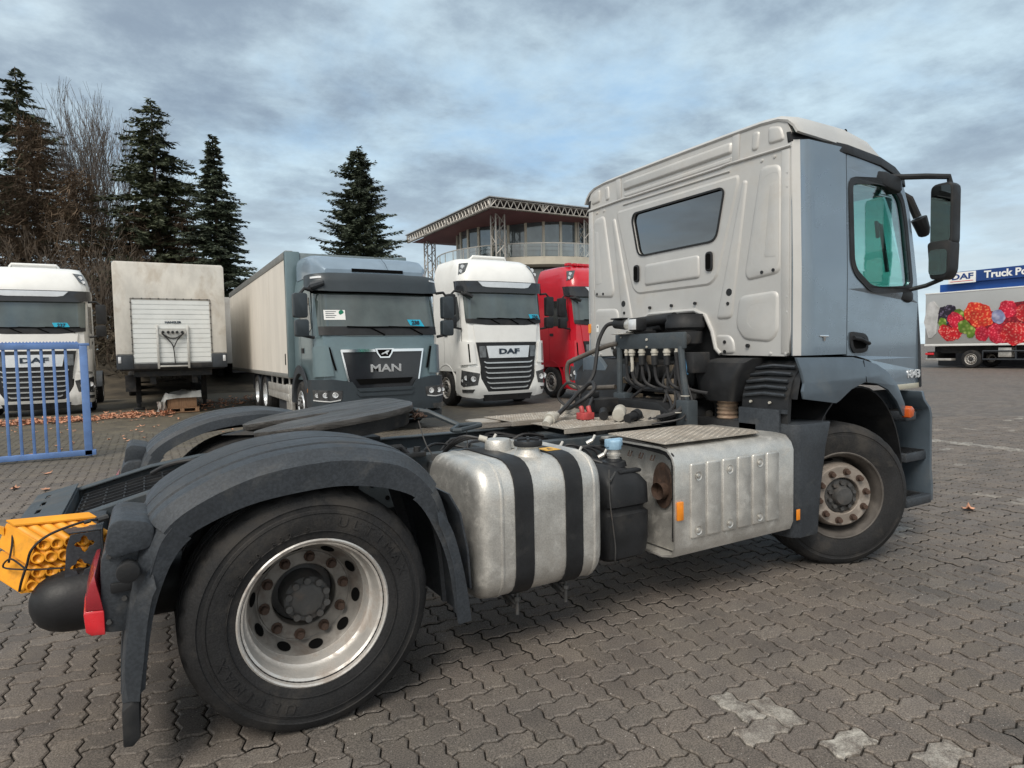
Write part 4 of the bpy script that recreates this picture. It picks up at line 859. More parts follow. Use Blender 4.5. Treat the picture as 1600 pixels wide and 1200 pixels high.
for j in range(9):
    row = []
    for i in range(15):
        u = -.52 + 1.0 * i / 14; v = -.50 + .95 * j / 8; z = .39 + .05 * math.sin(7 * u + 3 * v) + rg.uniform(-.025, .025)
        if j == 0: z = .27 - .12 * max(0, -u - .1); v = -.44
        if u < -.40: z -= .33 * (-.40 - u) / .12
        row.append(V((u + rg.uniform(-.01, .01), v, max(z, -.10))))
    rows.append(row)
m.grid(rows); m.build('foil_cover', m_foil, ct, solid=.006, sm=60)
m = M(); rows = [[V((-.58 + .2 * i / 6 + rg.uniform(-.02, .02), -.46 + .05 * math.sin(i * 2 + j) - .03 * (3 - j), .2 - .09 * j)) for i in range(7)] for j in range(4)]; m.grid(rows); m.build('foil_fold', m_foil, ct, solid=.006, sm=60)
# blue sliding gate
m_gate = mat('gate_blue', (.125, .225, .47), .5, 0, .14, 4, .15, 90, (.16, .16, .2), .22, 5)
gt = thing('metal_gate', 'blue sliding gate of upright bars with a toothed top rail', 'gate', (-1.38, 7.8, 0))
m = M(); m.box(-.045, .055, -.045, .045, .03, 1.70); m.build('post', m_gate, gt, bev=.006)
m = M(); m.box(-3.3, -.046, -.035, .035, 1.655, 1.735); m.box(-.046, .085, -.04, .04, 1.702, 1.742); m.build('top_rail', m_gate, gt, bev=.006)
m = M(); m.box(-3.3, .10, -.045, .045, .035, .115); m.build('bottom_rail', m_gate, gt, bev=.006)
bar = None
for k in range(20):
    x = -.218 - k * .1475
    if bar is None: bar = M().box(-.018, .018, -.018, .018, .112, 1.658).build('bar', m_gate, gt, bev=.003, loc=(x, 0, 0))
    else: dup(bar, gt, (x, 0, 0))
m = M(); m.box(-3.3, -.05, -.004, .004, 1.735, 1.755)
for k in range(80): x = -.06 - k * .04; m.add([(x, -.004, 1.755), (x - .034, -.004, 1.755), (x - .017, 0, 1.774), (x, .004, 1.755), (x - .034, .004, 1.755)], [(0, 1, 2), (3, 2, 4), (0, 2, 3), (1, 4, 2)])
m.build('toothed_strip', m_gate, gt, sm=0); m = M(); m.cyl((.03, -.02, .0), (.03, -.02, .036), .018, 10); m.cyl((-2.2, 0, .0), (-2.2, 0, .036), .02, 10); m.each('foot', hubdark, gt)
m = M(); m.box(.055, .075, -.02, .02, .76, .84); m.build('latch_plate', m_gate, gt, bev=.004)
# berry trailer on the right
bt_ = thing('refrigerated_trailer', 'silver box trailer with a large print of mixed berries on its side', 'trailer', (38.4, 16.0, 0)); m_sil = mat('trailer_silver', (.52, .52, .51), .4, .45, .04, .6)
m = M(); m.box(0, 2.5, -13.6, 0, 1.30, 4.20); m.build('body', m_sil, bt_, bev=.03); m = M(); m.box(-.02, 2.52, -13.6, .02, 1.22, 1.33); m.box(-.02, 2.52, -13.6, .02, 4.17, 4.24); m.build('body_rail', m_white, bt_, bev=.01)
m = M(); m.box(.7, .9, -13.4, -.2, .8, 1.2); m.box(1.6, 1.8, -13.4, -.2, .8, 1.2); m.box(.1, 2.4, -.5, -.1, .45, .9); m.box(.3, 1, -11, -6.5, .5, 1.2); m.build('chassis', blacksteel, bt_)
for y in (-2.35,):
    for xx, fl in ((.02, False), (2.48, True)):
        o = wheel(bt_, (xx, y, .482), 'front', False, False, -math.pi / 2 if not fl else math.pi / 2)
m = M(); m.tube([(.08, -2.9, .92), (.08, -6.0, .92), (.08, -6.0, .48), (.08, -2.9, .48), (.08, -2.9, .92)], .045, 6); m.tube([(.08, -4.4, .92), (.08, -4.4, .48)], .04, 6); m.tube([(.08, -4.4, .92), (.08, -4.4, 1.25)], .03, 6); m.build('side_guard', greyplastic, bt_)
m = M(); m.box(.02, .3, -.45, -.02, .72, .84); m.build('tail_lamp', redlens, bt_, bev=.01); m = M(); m.box(.0, .5, -1.4, -.05, .40, .52); m.build('bumper_bar', alu, bt_, bev=.01); m = M(); m.box(.1, .6, -4.2, -3.6, .6, 1.1); m.build('pallet_box', alu, bt_, bev=.02)
def fruit(name, col, seedcol, vs, emb=.02):
    mm = bpy.data.materials.new(name); mm.use_nodes = True; t = NT(mm.node_tree); b = t.n['Principled BSDF']; co = t.new('ShaderNodeTexCoord').outputs['Object']
    vo = t.new('ShaderNodeTexVoronoi'); t.set(vo.inputs['Vector'], co); vo.inputs['Scale'].default_value = vs; f = t.ramp(vo.outputs['Distance'], .10, .55)
    c = t.mix(f, seedcol, col); c = t.mix(1., c, t.mix(t.ramp(t.noise(co, 1.6, 3, .6), .3, .7), (.62, .55, .6), (1.25, 1.2, 1.2)), 'MULTIPLY'); t.set(b.inputs['Base Color'], c); b.inputs['Roughness'].default_value = .4; return mm
m_sb = fruit('strawberry_ink', (.55, .012, .02), (.80, .28, .22), 9); m_rb = fruit('raspberry_ink', (.50, .008, .035), (.80, .12, .16), 9); m_or = fruit('ripe_berry_ink', (.62, .03, .015), (.86, .30, .12), 8); m_bb = fruit('blackberry_ink', (.02, .016, .03), (.16, .14, .22), 8); m_bl = fruit('blueberry_ink', (.22, .25, .42), (.40, .42, .55), 3); m_lf = fruit('leaf_ink', (.10, .20, .02), (.35, .45, .12), 4); m_shd = fruit('berry_shade_ink', (.20, .006, .015), (.45, .03, .05), 7)
def pz(cx, cy): return (-(cx) * .005 + .10, 4.13 - (cy - (360 - (cx - 180) * .131)) * .0060)
def blob(name, mt, cx, cy, rx, ry, dep, seed, wob=.12, n=22, rot=0.):
    rg = random.Random(seed); ph = [rg.random() * 6 for _ in range(3)]; pts = []
    for k in range(n):
        a = 6.283 * k / n; r = 1 + wob * (.6 * math.sin(5 * a + ph[0]) + .4 * math.sin(9 * a + ph[1])); x, y = rx * r * math.cos(a), ry * r * math.sin(a); pts.append(pz(cx + x * math.cos(rot) - y * math.sin(rot), cy + x * math.sin(rot) + y * math.cos(rot)))
    m = M(); m.prism([(y, z) for y, z in pts], 'x', -.006 - dep * .004 - (seed - 100) * .0006, -.002); m.build(name, mt, bt_, sm=0)
for k, (nm, mt, cx, cy, rx, ry, dep, rot) in enumerate((('berry_shade', m_shd, 500, 590, 340, 110, 0, -.1), ('berry_shade', m_shd, 1000, 560, 350, 190, 0, -.1), ('blackberry_print', m_bb, 215, 570, 62, 105, 1, .1), ('blackberry_print', m_bb, 285, 510, 62, 62, 2, 0), ('leaf_print', m_lf, 205, 625, 42, 50, 3, 0), ('strawberry_print', m_rb, 335, 585, 78, 72, 3, .2), ('leaf_print', m_lf, 375, 520, 52, 38, 2, .3), ('strawberry_print', m_sb, 255, 715, 95, 66, 3, .5), ('strawberry_print', m_or, 560, 520, 140, 112, 2, .25), ('raspberry_print', m_sb, 345, 700, 55, 60, 2, 0), ('leaf_print', m_lf, 425, 640, 62, 62, 4, -.6), ('leaf_print', m_lf, 490, 680, 42, 58, 4, .3), ('raspberry_print', m_rb, 595, 685, 66, 66, 3, 0), ('raspberry_print', m_rb, 830, 445, 82, 74, 2, 0), ('blueberry_print', m_bl, 745, 520, 62, 62, 4, 0), ('strawberry_print', m_rb, 740, 670, 96, 86, 3, .2), ('strawberry_print', m_sb, 890, 650, 125, 98, 3, -.3), ('raspberry_print', m_sb, 990, 470, 90, 85, 2, 0), ('strawberry_print', m_or, 1120, 600, 130, 120, 3, 0), ('blueberry_print', m_bl, 1210, 470, 70, 70, 4, 0), ('strawberry_print', m_sb, 1290, 620, 120, 110, 3, .2), ('leaf_print', m_lf, 1180, 430, 80, 50, 1, .3))):
    blob(nm, mt, cx, cy, rx, ry, dep, 100 + k, .05 if 'blue' in nm else .09, 30, rot)
m = M(); m.prism([pz(x, y) for x, y in ((10, 640), (45, 470), (75, 440), (110, 430), (155, 480), (160, 560), (140, 730), (95, 780), (60, 780))], 'x', -.035, -.002); m.build('torn_paper_print', mat('paper_ink', (.50, .50, .50), .5, .1, .25, 1.5), bt_, sm=0)
# ============================================================ the silver tractor unit (front axle towards +x, rear axle at x = 0)
T = thing('tractor_truck', 'blue-silver two-axle tractor truck with bare chassis and pale pressed cab back', 'truck', (0, 0, 0))
WB = 3.6
# ---- frame
def rail_poly(z0=.66, z1=.935): return [(-1.07, .70), (-1.07, .765), (-.55, .90), (-.30, z1), (3.9, z1), (3.9, z0), (-.55, z0), (-.9, z0)]
for sg in (-1, 1):
    y0, y1 = (sg * .355, sg * .425); m = M(); lo, hi = min(y0, y1), max(y0, y1)
    yo = sg * .425; m.prism(rail_poly(), 'y', yo - .006, yo + .006)
    for a, b, zt in ((-1.07, -.55, None), (-.55, -.30, None), (-.30, 3.9, None)): pass
    top = [(-1.07, .765), (-.55, .90), (-.30, .935), (3.9, .935)]
    m.loft([[V((x, lo, z)), V((x, hi, z)), V((x, hi, z - .012)), V((x, lo, z - .012))] for x, z in top]); m.box(-.9, 3.9, lo, hi, .66, .672)
    r_ = m.build('chassis_rail', framepaint, T, sm=0, bev=.004)
    m = M()
    for k in range(16):
        for zz in (.72, .80, .87):
            x = -.62 + k * .085
            if k < 6 and (k + int(zz * 100)) % 3 == 0: continue
            if k >= 6 and zz == .87: continue
            m.cyl((x, yo + sg * .0065, zz - (.05 if x < -.5 else 0)), (x, yo + sg * .010, zz - (.05 if x < -.5 else 0)), .013, 10)
    m.each('bolt_hole', black, r_, sm=0)
m = M()
for x, z0, z1 in ((.75, .68, .9), (1.35, .68, .9), (2.0, .66, .9)): m.box(x - .05, x + .05, -.36, .36, z0, z1)
m.cyl((-.36, -.44, .80), (-.36, .44, .80), .06, 14); m.each('crossmember', framepaint, T, bev=.01)
# end plate with slots and sloping deck
def deckz(x): return interp([(-1.1, .775), (-.55, .905), (-.3, .94), (1, .94)], x)
m = M(); m.plate([(-1.085, -.425), (-.90, -.425), (-.90, .425), (-1.085, .425)], [rrect(-1.03, -1.01, y - .05, y + .05, .009, 2) for y in (-.28, -.10, .08, .26)], lambda u, v, w_: (u, v, deckz(u) + .004 + w_), .008)
m.box(-1.09, -1.075, -.425, .425, .60, .77); m.build('rear_crossmember', framepaint, T, sm=0, bev=.004)
m = M(); m.box(-.92, -.895, -.36, .36, .70, .82); m.build('rear_lip', framepaint, T, sm=0)
tray = M()
tray.loft([[V((x, -.33, deckz(x) - .055)), V((x, .33, deckz(x) - .055)), V((x, .33, deckz(x) - .07)), V((x, -.33, deckz(x) - .07))] for x in (-.88, -.6, -.35, -.12)]); tr_ = tray.build('deck_tray', greyplastic, T, sm=0)
m = M()
for k in range(8): y = -.31 + k * .0886; m.loft([[V((x, y - .004, deckz(x) - .055)), V((x, y + .004, deckz(x) - .055)), V((x, y + .004, deckz(x) - .040)), V((x, y - .004, deckz(x) - .040))] for x in (-.87, -.6, -.35, -.13)])
for k in range(9): x = -.85 + k * .088; z = deckz(x); m.box(x - .004, x + .004, -.32, .32, z - .056, z - .046)
m.build('tray_rib', blackpl, tr_, sm=0)
m = M(); m.tube([(-.55, .28, .87), (-.45, .20, .925), (-.30, .18, .935), (-.12, .24, .90)], .012, 8, smooth=6); m.tube([(-.15, -.30, .90), (-.3, -.30, .93), (-.42, -.24, .88)], .012, 8, smooth=6); m.each('air_hose', rubberhose, T)
# ---- wheels
for sg in (-1, 1):
    fl = sg > 0
    wheel(T, (0, sg * 1.225, .482), 'rear', True, fl); wheel(T, (0, sg * .885, .482), 'rear', True, fl); wheel(T, (3.513 if sg < 0 else 3.687, sg * 1.2, .482), 'front', True, fl, -.45, rimmat=frontrim)
def ring_text(wh, s, r, a0, step, size):
    for k, ch in enumerate(s):
        if ch == ' ': continue
        a = R(a0 - k * step); n = V((math.cos(a), 0, math.sin(a))); t = V((math.sin(a), 0, -math.cos(a)))
        text('tyre_letter', ch, size, rubber, wh, frame(n * r + V((0, -.0015, 0)), t, n), .003, 0, 1.15)
nw = [o for o in children_of(T) if o.name.startswith('wheel') and abs(o.location.y + 1.225) < .01 and abs(o.location.x) < .01][0]
ring_text(nw, 'ULTIMAX', .372, 72, 9, .055); ring_text(nw, 'ULTIMAX', .372, 252, 9, .055); ring_text(nw, '315 70 R22.5', .345, 155, 5.5, .026)
m = M()
for r_ in (.333, .405): m.lathe([(r_ - .002, .0035), (r_, -.0035), (r_ + .002, .0035)], n=120)
m.build('sidewall_rib', rubber, nw, sm=60)
m = M(); m.cyl((0, -.86, .48), (0, .86, .48), .10, 16); m.lathe([(.0005, -.22), (.16, -.16), (.21, 0), (.16, .16), (.0005, .22)], c=(-.02, 0, .48), ax='x', n=20); m.cyl((.2, 0, .5), (2.4, 0, .62), .06, 12); m.build('rear_axle', blacksteel, T)
m = M(); m.box(WB - .06, WB + .06, -1., 1., .36, .46); m.build('front_axle', blacksteel, T, bev=.02)
# ---- rear mudguards
RT_ = [(-.675, .30), (-.665, .45), (-.645, .62), (-.612, .79), (-.555, .925), (-.43, 1.022), (-.21, 1.105), (.03, 1.133), (.21, 1.12), (.40, 1.066), (.535, .93), (.60, .75), (.645, .55), (.665, .30)]
RB_ = [(-.600, .36), (-.588, .47), (-.560, .63), (-.510, .77), (-.450, .855), (-.36, .905), (-.20, .955), (.05, .978), (.20, .965), (.33, .932), (.43, .875), (.51, .74), (.565, .58), (.605, .31)]
def mudguard(sg):
    tp = [(p.x, p.y) for p in catmull([V((a, b, 0)) for a, b in RT_], 5)]; bp = [(p.x, p.y) for p in catmull([V((a, b, 0)) for a, b in RB_], 5)]
    def ring(i, d=0.):
        t, b = V(tp[i]).to_2d(), V(bp[i]).to_2d(); n = (t - b).normalized(); ch = t - n * .052; Y = lambda y: sg * (y)
        pt = lambda q, y: V((q.x, Y(y), q.y)); o = n * d
        return [pt(b + o, 1.246), pt(b.lerp(t, .5) + o, 1.254), pt(ch + o, 1.256), pt(t - n * .004 + o, 1.195), pt(t + n * .001 + o, 1.175), pt(t + n * .004 + o, 1.128), pt(t - n * .012 + o, 1.122), pt(t - n * .012 + o, 1.112), pt(t + n * .008 + o, 1.104), pt(t + n * .013 + o, .97), pt(t - n * .006 + o, .963), pt(t - n * .006 + o, .951), pt(t + n * .013 + o, .944), pt(t + n * .008 + o, .66), pt(t - n * .015 + o, .635), pt(t - n * .07 + o, .63)]
    parts = (('mudguard_rear', 0, 21, 0), ('mudguard_top', 20, 50, .012), ('mudguard_front', 49, len(tp) - 1, 0))
    for nm, a, b, d in parts:
        m = M(); m.loft([ring(i, d) for i in range(a, b + 1)], cap=False, closed=False); m.build(nm, greyplastic, T, solid=.006, sm=18)
    m = M(); m.prism([(-.675, .17), (-.645, .165), (-.622, .19), (-.62, .335), (-.674, .30)], 'y', sg * 1.25, sg * .66); m.build('mud_flap', blackpl, T, bev=.006)
    m = M(); m.loft([[V((x, sg * 1.18, z)), V((x, sg * .70, z)), V((x + .012, sg * .70, z)), V((x + .012, sg * 1.18, z))] for x, z in ((.70, .42), (.69, .60), (.655, .78), (.60, .88))]); m.build('splash_panel', greyplastic, T, bev=.004)
mudguard(-1); mudguard(1)
# ---- tail lamp carriers
for sg in (-1, 1):
    m = M(); m.prism(rpoly([(-.725, .56), (-.61, .55), (-.585, .70), (-.575, .84), (-.60, .87), (-.68, .87), (-.715, .83), (-.72, .72)], .03, 3), 'y', min(sg * 1.18, sg * .82), max(sg * 1.18, sg * .82)); tc_ = m.build('lamp_carrier', greyplastic, T, bev=.012)
    m = M(); m.prism(rpoly([(-.70, .86), (-.685, .945), (-.655, .965), (-.57, .945), (-.545, .92), (-.56, .85), (-.68, .83)], .02, 3), 'y', min(sg * 1.225, sg * .90), max(sg * 1.225, sg * .90)); m.build('bracket_cover', greyplastic, T, bev=.006)
    m = M(); m.loft([[V((-.712 - e, sg * 1.195, z0)), V((-.775 + dx, sg * 1.18, z0)), V((-.785 + dx, sg * 1.0, z0)), V((-.785 + dx, sg * .84, z0)), V((-.735, sg * .83, z0)), V((-.712 - e, sg * .9, z0))] for z0, dx, e in ((.560, .022, 0), (.575, .006, 0), (.640, .002, 0), (.648, .010, .002))]); ln = m.build('tail_lamp', redlens, tc_, sm=25, bev=.004)
    m = M(); m.loft([[V((-.712 - e, sg * 1.195, z0)), V((-.775 + dx, sg * 1.18, z0)), V((-.785 + dx, sg * 1.0, z0)), V((-.785 + dx, sg * .84, z0)), V((-.735, sg * .83, z0)), V((-.712 - e, sg * .9, z0))] for z0, dx, e in ((.650, .008, .002), (.70, .014, .010), (.74, .024, .018), (.772, .038, .022))]); m.build('tail_lamp', mat('dark_red_lens', (.30, .018, .028), .25, 0, .1, 12, 0, 40, (.2, .1, .1), .2, 6, coat=.5), tc_, sm=25, bev=.004)
    m = M()
    for bx, bz in ((-.70, .60), (-.62, .60), (-.60, .80), (-.69, .83), (-.65, .675)): m.cyl((bx, sg * 1.175, bz), (bx, sg * 1.192, bz), .009, 6)
    m.each('carrier_bolt', hubdark, tc_)
    m = M(); m.cyl((-.632, sg * 1.255, .79), (-.632, sg * 1.285, .79), .036, 20); m.cyl((-.632, sg * 1.20, .79), (-.632, sg * 1.255, .79), .028, 14); m.build('round_marker', blackpl, tc_, bev=.004)
    m = M(); m.box(-.69, -.60, min(sg * 1.18, sg * 1.195), max(sg * 1.18, sg * 1.195), .70, .735); m.build('reflector_slot', blackpl, tc_, bev=.004)
m = M(); m.lathe([(.0005, -.985), (.03, -.983), (.06, -.972), (.088, -.95), (.108, -.92), (.12, -.88), (.124, -.84), (.124, -.40), (.10, -.34), (.0005, -.32)], c=(0, -.73, .56), ax='x', n=40); m.build('air_tank', blackpl, T)
# ---- chock holder (chocks are things of their own, below)
m = M(); clov = lambda x, z: [(x + (.026 + .008 * math.cos(4 * t)) * math.cos(t), z + (.026 + .008 * math.cos(4 * t)) * math.sin(t)) for t in [6.283 * q / 20 for q in range(20)]]
m.plate(rpoly([(-.862, .655), (-.775, .66), (-.735, .70), (-.735, .835), (-.835, .832), (-.85, .78)], .006, 2), [clov(-.79, .79), clov(-.808, .70)], lambda u, v, w_: (u, -.79 + w_, v), .006)
m.plate([(-.90, -.60), (-.84, -.79), (-.735, -.79), (-.735, -.44), (-.90, -.44)], [[(x + .022 * math.cos(a), y + .022 * math.sin(a)) for a in [6.283 * q / 12 for q in range(12)]] for x, y in ((-.80, -.70), (-.80, -.58))], lambda u, v, w_: (u, v, .836 + w_), .006)
m.box(-.735, -.729, -.79, -.44, .66, .842)
m.build('chock_holder', greyplastic, T, bev=.004, sm=0)
# ---- fifth wheel
fw = M(); PC = V((.36, 0, 1.135)); TL = R(6.5)
def fwp(u, v, w_): return PC + V((u * math.cos(TL) - w_ * math.sin(TL), v, u * math.sin(TL) + w_ * math.cos(TL)))
outl = rpoly([(.47, -.20), (.47, .20), (.40, .36), (.22, .45), (-.12, .45), (-.46, .36), (-.60, .24), (-.58, .17), (-.30, .07), (-.05, .052), (.04, .0), (-.05, -.052), (-.30, -.07), (-.58, -.17), (-.60, -.24), (-.46, -.36), (-.12, -.45), (.22, -.45), (.40, -.36)], [.08, .08, .06, .1, .1, .1, .05, .05, .05, .05, .06, .05, .05, .05, .05, .1, .1, .1, .06], 4)
def fwt(u, v, w_):
    u = u if u > -.1 else -.1 + (u + .1) * .68; q = max(0, -u - .22); return fwp(u, v, w_ - q * q * .16)
m_grease = mat('greased_plate', (.075, .070, .066), .34, .4, .45, 7, .5, 26, (.03, .027, .024), .55, 5, spec=.6, stretch=(.5, 2.5, 2.5))
m = M(); m.plate(outl, [], fwt, .034); m.build('coupling_plate', m_grease, T, bev=.006, sm=25)
m = M(); inl = inset_poly(outl, .02); inl2 = inset_poly(outl, .06); m.loft([[fwt(u, v, .0) for u, v in inl], [fwp(u, v, -.075 * max(.15, min(1, (u + .62) / .5))) for u, v in inset_poly(outl, .035)]], cap=False); m.build('plate_skirt', blacksteel, T, sm=25)
m = M(); rg = random.Random(4)
for k in range(26): u, v = rg.uniform(-.5, .4), rg.uniform(-.38, .38); q = fwt(u, v, .034); a = V((rg.uniform(.04, .16), rg.uniform(-.02, .02), 0)); a = a + V((0, 0, a.x * math.sin(TL)))
for sg in (-1, 1):
    m = M(); m.prism([(.10, .965), (.62, .965), (.56, 1.0), (.42, 1.085), (.30, 1.085), (.16, 1.0)], 'y', sg * .36, sg * .42); m.build('pedestal', blacksteel, T, bev=.008)
    m = M(); m.box(-.05, .78, min(sg * .30, sg * .50), max(sg * .30, sg * .50), .937, .963); m.build('mounting_plate', blacksteel, T, bev=.004)
    m = M()
    for x in (.0, .66, .74): m.cyl((x, sg * .46, .96), (x, sg * .46, .99), .02, 6)
    m.tube([(.05, sg * .47, .955), (.08, sg * .47, 1.0), (.22, sg * .47, 1.0), (.26, sg * .47, .955)], .016, 8); m.tube([(.46, sg * .47, .955), (.50, sg * .47, 1.0), (.64, sg * .47, 1.0), (.68, sg * .47, .955)], .016, 8); m.each('mounting_lug', blacksteel, T)
m = M(); m.tube([fwp(.42, -.20, .0), fwp(.52, -.30, -.03), (1.02, -.42, 1.085)], .015, 8); m.tube([(1.02, -.42, 1.085), (.93, -.52, 1.075), (.93, -.545, 1.075), (.96, -.56, 1.075), (1.14, -.46, 1.08), (1.155, -.43, 1.08), (1.13, -.41, 1.082), (1.02, -.42, 1.085)], .014, 8); m.build('release_handle', framepaint, T)
m = M(); q = fwp(.44, -.19, .0)
for k in range(40): p = V((.80 + rg.gauss(0, .03), -.30 + rg.gauss(0, .03), 1.15 + rg.gauss(0, .012))); d = V((rg.uniform(-1, 1), rg.uniform(-1, 1), rg.uniform(-.4, .4))).normalized() * .035; m.tube([p, p + d], [.007, .002], 4)
m.build('grease_rag', rust, T)
m = M(); m.tube([(.80, -.34, 1.12), (.80, -.47, .98), (.86, -.56, .87), (.93, -.60, .86), (1.0, -.56, .92), (1.03, -.50, 1.07)], .0035, 5, smooth=6); m.build('wire_loop', hubdark, T)
# ---- valve cluster between the rails in front of the fifth wheel
m = M(); rg = random.Random(8)
for k in range(26):
    x, y, z = rg.uniform(.85, 2.2), rg.uniform(-.28, .30), rg.uniform(.68, .84); a, b, c = rg.uniform(.03, .11), rg.uniform(.03, .09), rg.uniform(.02, .07)
    m.box(x - a, x + a, y - b, y + b, z - c, z + c) if k % 2 else m.cyl((x - a, y, z), (x + a, y + rg.uniform(-.05, .05), z), c, 10)
m.each('valve_block', blacksteel, T, bev=.006)
m = M()
for k in range(11):
    x, y = rg.uniform(.85, 1.7), rg.uniform(-.26, .28); m.tube([(x, y, .84), (x + .12, y + rg.uniform(-.08, .1), .885 + rg.uniform(0, .025)), (x + .3, max(-.28, y + rg.uniform(-.1, .15)), .88), (x + .5, rg.uniform(-.26, .3), .83)], rg.uniform(.006, .012), 6, smooth=5)
for k in range(2): x = 1.1 + rg.uniform(0, .2); m.tube([(x, -.45, .9), (x + .1, -.48, .965), (x + .2, -.50, .94), (x + .3, -.52, .90)], rg.uniform(.006, .010), 6, smooth=5)
for k in range(7): x = 1.52 + .055 * k; m.tube([(x, -.44, .84), (x + .05, -.50, .90 + rg.uniform(-.02, .02)), (x + .16, -.56, .87), (x + .2, -.6, .76)], rg.uniform(.008, .014), 6, smooth=5)
m.build('air_line', rubberhose, T)
m = M()
for x, y, z in ((1.60, -.55, .90), (1.72, -.58, .86), (1.84, -.56, .92), (1.15, -.52, .98), (1.9, -.6, .83)): m.cyl((x, y, z), (x + .03, y - .02, z + .02), .014, 8); m.cyl((x + .03, y - .02, z + .02), (x + .05, y - .02, z + .05), .009, 8)
m.each('line_fitting', alu, T)
m = M()
for k in range(6):
    for q in range(3): m.cyl((1.62 + k * .075, .418, .70 + q * .06), (1.62 + k * .075, .405, .70 + q * .06), .010, 8)
m.each('rail_bolt', whitepl, T)
# ---- tread plates behind the cab
def tread(name, x0, x1, y0, y1, z, lip):
    m = M(); m.box(x0, x1, y0, y1, z - .006, z); m.box(x0, x1, y0 - .002, y0 + .004, z - .035, z - .007)
    if lip: m.loft([[V((x1 - .012, y0, z)), V((x1, y0, z)), V((x1, y1, z)), V((x1 - .012, y1, z))], [V((x1 + .010, y0 + .03, z + .06)), V((x1 + .018, y0 + .03, z + .06)), V((x1 + .018, y1, z + .06)), V((x1 + .010, y1, z + .06))]])
    o = m.build(name, deckalu, T, bev=.002, sm=0); m = M(); k = 0; x = x0 + .03
    while x < x1 - .03:
        y = y0 + .025 + (.02 if k % 2 else 0)
        while y < y1 - .02: m.lathe([(.012, z), (.009, z + .0045), (.0005, z + .005)], c=(x, y, 0), ax='z', n=7); y += .042
        x += .034; k += 1
    m.build('tread_stud', deckalu, o, sm=40); return o
tread('deck_plate', 1.78, 2.62, -.40, .02, 1.0, True); tread('deck_plate', 1.72, 2.45, .18, .62, 1.0, True)
m = M(); m.box(1.60, 2.6, .60, .66, .96, .985); m.box(1.55, 1.80, .36, .60, .975, .99); m.each('deck_bracket', deckalu, T, bev=.003)
# ---- fuel tank
def rbox_rings(x0, x1, y0, y1, z0, z1, rc, rx, k=6, seg=6):
    rings = []
    for i in range(seg + 1): a = math.pi / 2 * i / seg; rings.append((x0 + rx * (1 - math.sin(a)) if False else x0 + rx * (1 - math.cos(math.pi / 2 - a)) * 1.0, rx * (1 - math.sin(a))))
    A = [(x0 + rx - rx * math.cos(math.pi / 2 * i / seg), rx - rx * math.sin(math.pi / 2 * i / seg)) for i in range(seg + 1)]
    B = [(x1 - (x - x0), d) for x, d in A[::-1]]
    out = []
    for x, d in A + B: out.append([V((x, u, v)) for u, v in rrect(y0 + d, y1 - d, z0 + d, z1 - d, max(.02, rc - d * .5), k)])
    return out
m = M(); m.loft(rbox_rings(.745, 1.465, -1.215, -.56, .32, .985, .17, .065)); tk = m.build('fuel_tank', alu, T, sm=50)
for x in (.86, 1.40):
    m = M(); m.loft([[V((x + dx, u, v)) for u, v in rrect(-1.215 - e, -.56 + e, .32 - e, .985 + e, .17, 6)] for dx, e in ((-.012, -.002), (-.006, .004), (.006, .004), (.012, -.002))], cap=False); m.build('weld_bead', alu, tk, sm=50)
for x in (.98, 1.27):
    m = M(); m.loft([[V((x + dx, u, v)) for u, v in rrect(-1.215 - e, -.56 + e, .32 - e, .985 + e, .175, 6)] for dx, e in ((-.052, .001), (-.050, .007), (.050, .007), (.052, .001))], cap=False); st = m.build('tank_strap', blackpl, tk, sm=50)
    m = M(); m.tube([(x - .03, -1.0, .33), (x, -1.12, .27), (x + .0, -1.10, .25), (x, -.95, .28)], .012, 6); m.cyl((x, -1.13, .22), (x, -1.13, .335), .009, 8); m.cyl((x, -1.13, .29), (x, -1.13, .31), .018, 6); m.build('strap_bolt', hubdark, tk)
m = M(); m.loft([[V((1.225 + dx, u, v)) for u, v in ((-1.04, .9943), (-.94, .9945), (-.94, .9935), (-1.04, .9933))] for dx in (0, .09)]); m.build('warning_sticker', mat('amber_sticker', (.75, .42, .06), .5), tk, sm=0); m = M(); m.prism([(1.255, -1.01), (1.285, -1.01), (1.27, -.97)], 'z', .9946, .9956); m.build('warning_mark', m_ink, tk, sm=0)
CPX, CPY = 1.125, -1.02
m = M(); m.lathe([(.085, .97), (.062, 1.0), (.056, 1.02), (.062, 1.03)], c=(CPX, CPY, .0), ax='z', n=28); m.build('filler_neck', alu, tk)
m = M(); m.lathe([(.060, 1.028), (.072, 1.03), (.075, 1.045), (.070, 1.058), (.045, 1.062), (.0005, 1.06)], c=(CPX, CPY, 0), ax='z', n=40)
for k in range(3): a = R(60 * k); mtx = Matrix.Translation((CPX, CPY, 1.062)) @ Matrix.Rotation(a, 4, 'Z'); j = m.mark(); m.box(-.06, .06, -.007, .007, -.004, .008); m.xf(j, mtx)
m.build('filler_cap', blackpl, tk, sm=35)
m = M(); m.lathe([(.072, .985), (.070, 1.035), (.064, 1.043), (.0005, 1.043)], c=(1.07, -.80, 0), ax='z', n=28); m.box(1.13, 1.17, -.82, -.76, .99, 1.03); m.build('tank_sender', alu, tk, sm=35)
m = M()
for q in range(3): m.tube([(1.04, -.78, 1.03), (.98 - .03 * q, -.70, 1.045 + .008 * q), (.92 - .02 * q, -.60, 1.01), (.88, -.48, .93)], .007, 6, smooth=5)
m.build('sender_cable', rubberhose, T); m = M(); m.cyl((1.02, -.77, 1.04), (.985, -.745, 1.052), .016, 12); m.build('cable_plug', whitepl, T)
m = M()
for x in (.86, 1.12, 1.36): m.box(x - .05, x + .05, -.56, -.43, .40, .90)
m.each('tank_bracket', framepaint, T, bev=.01)
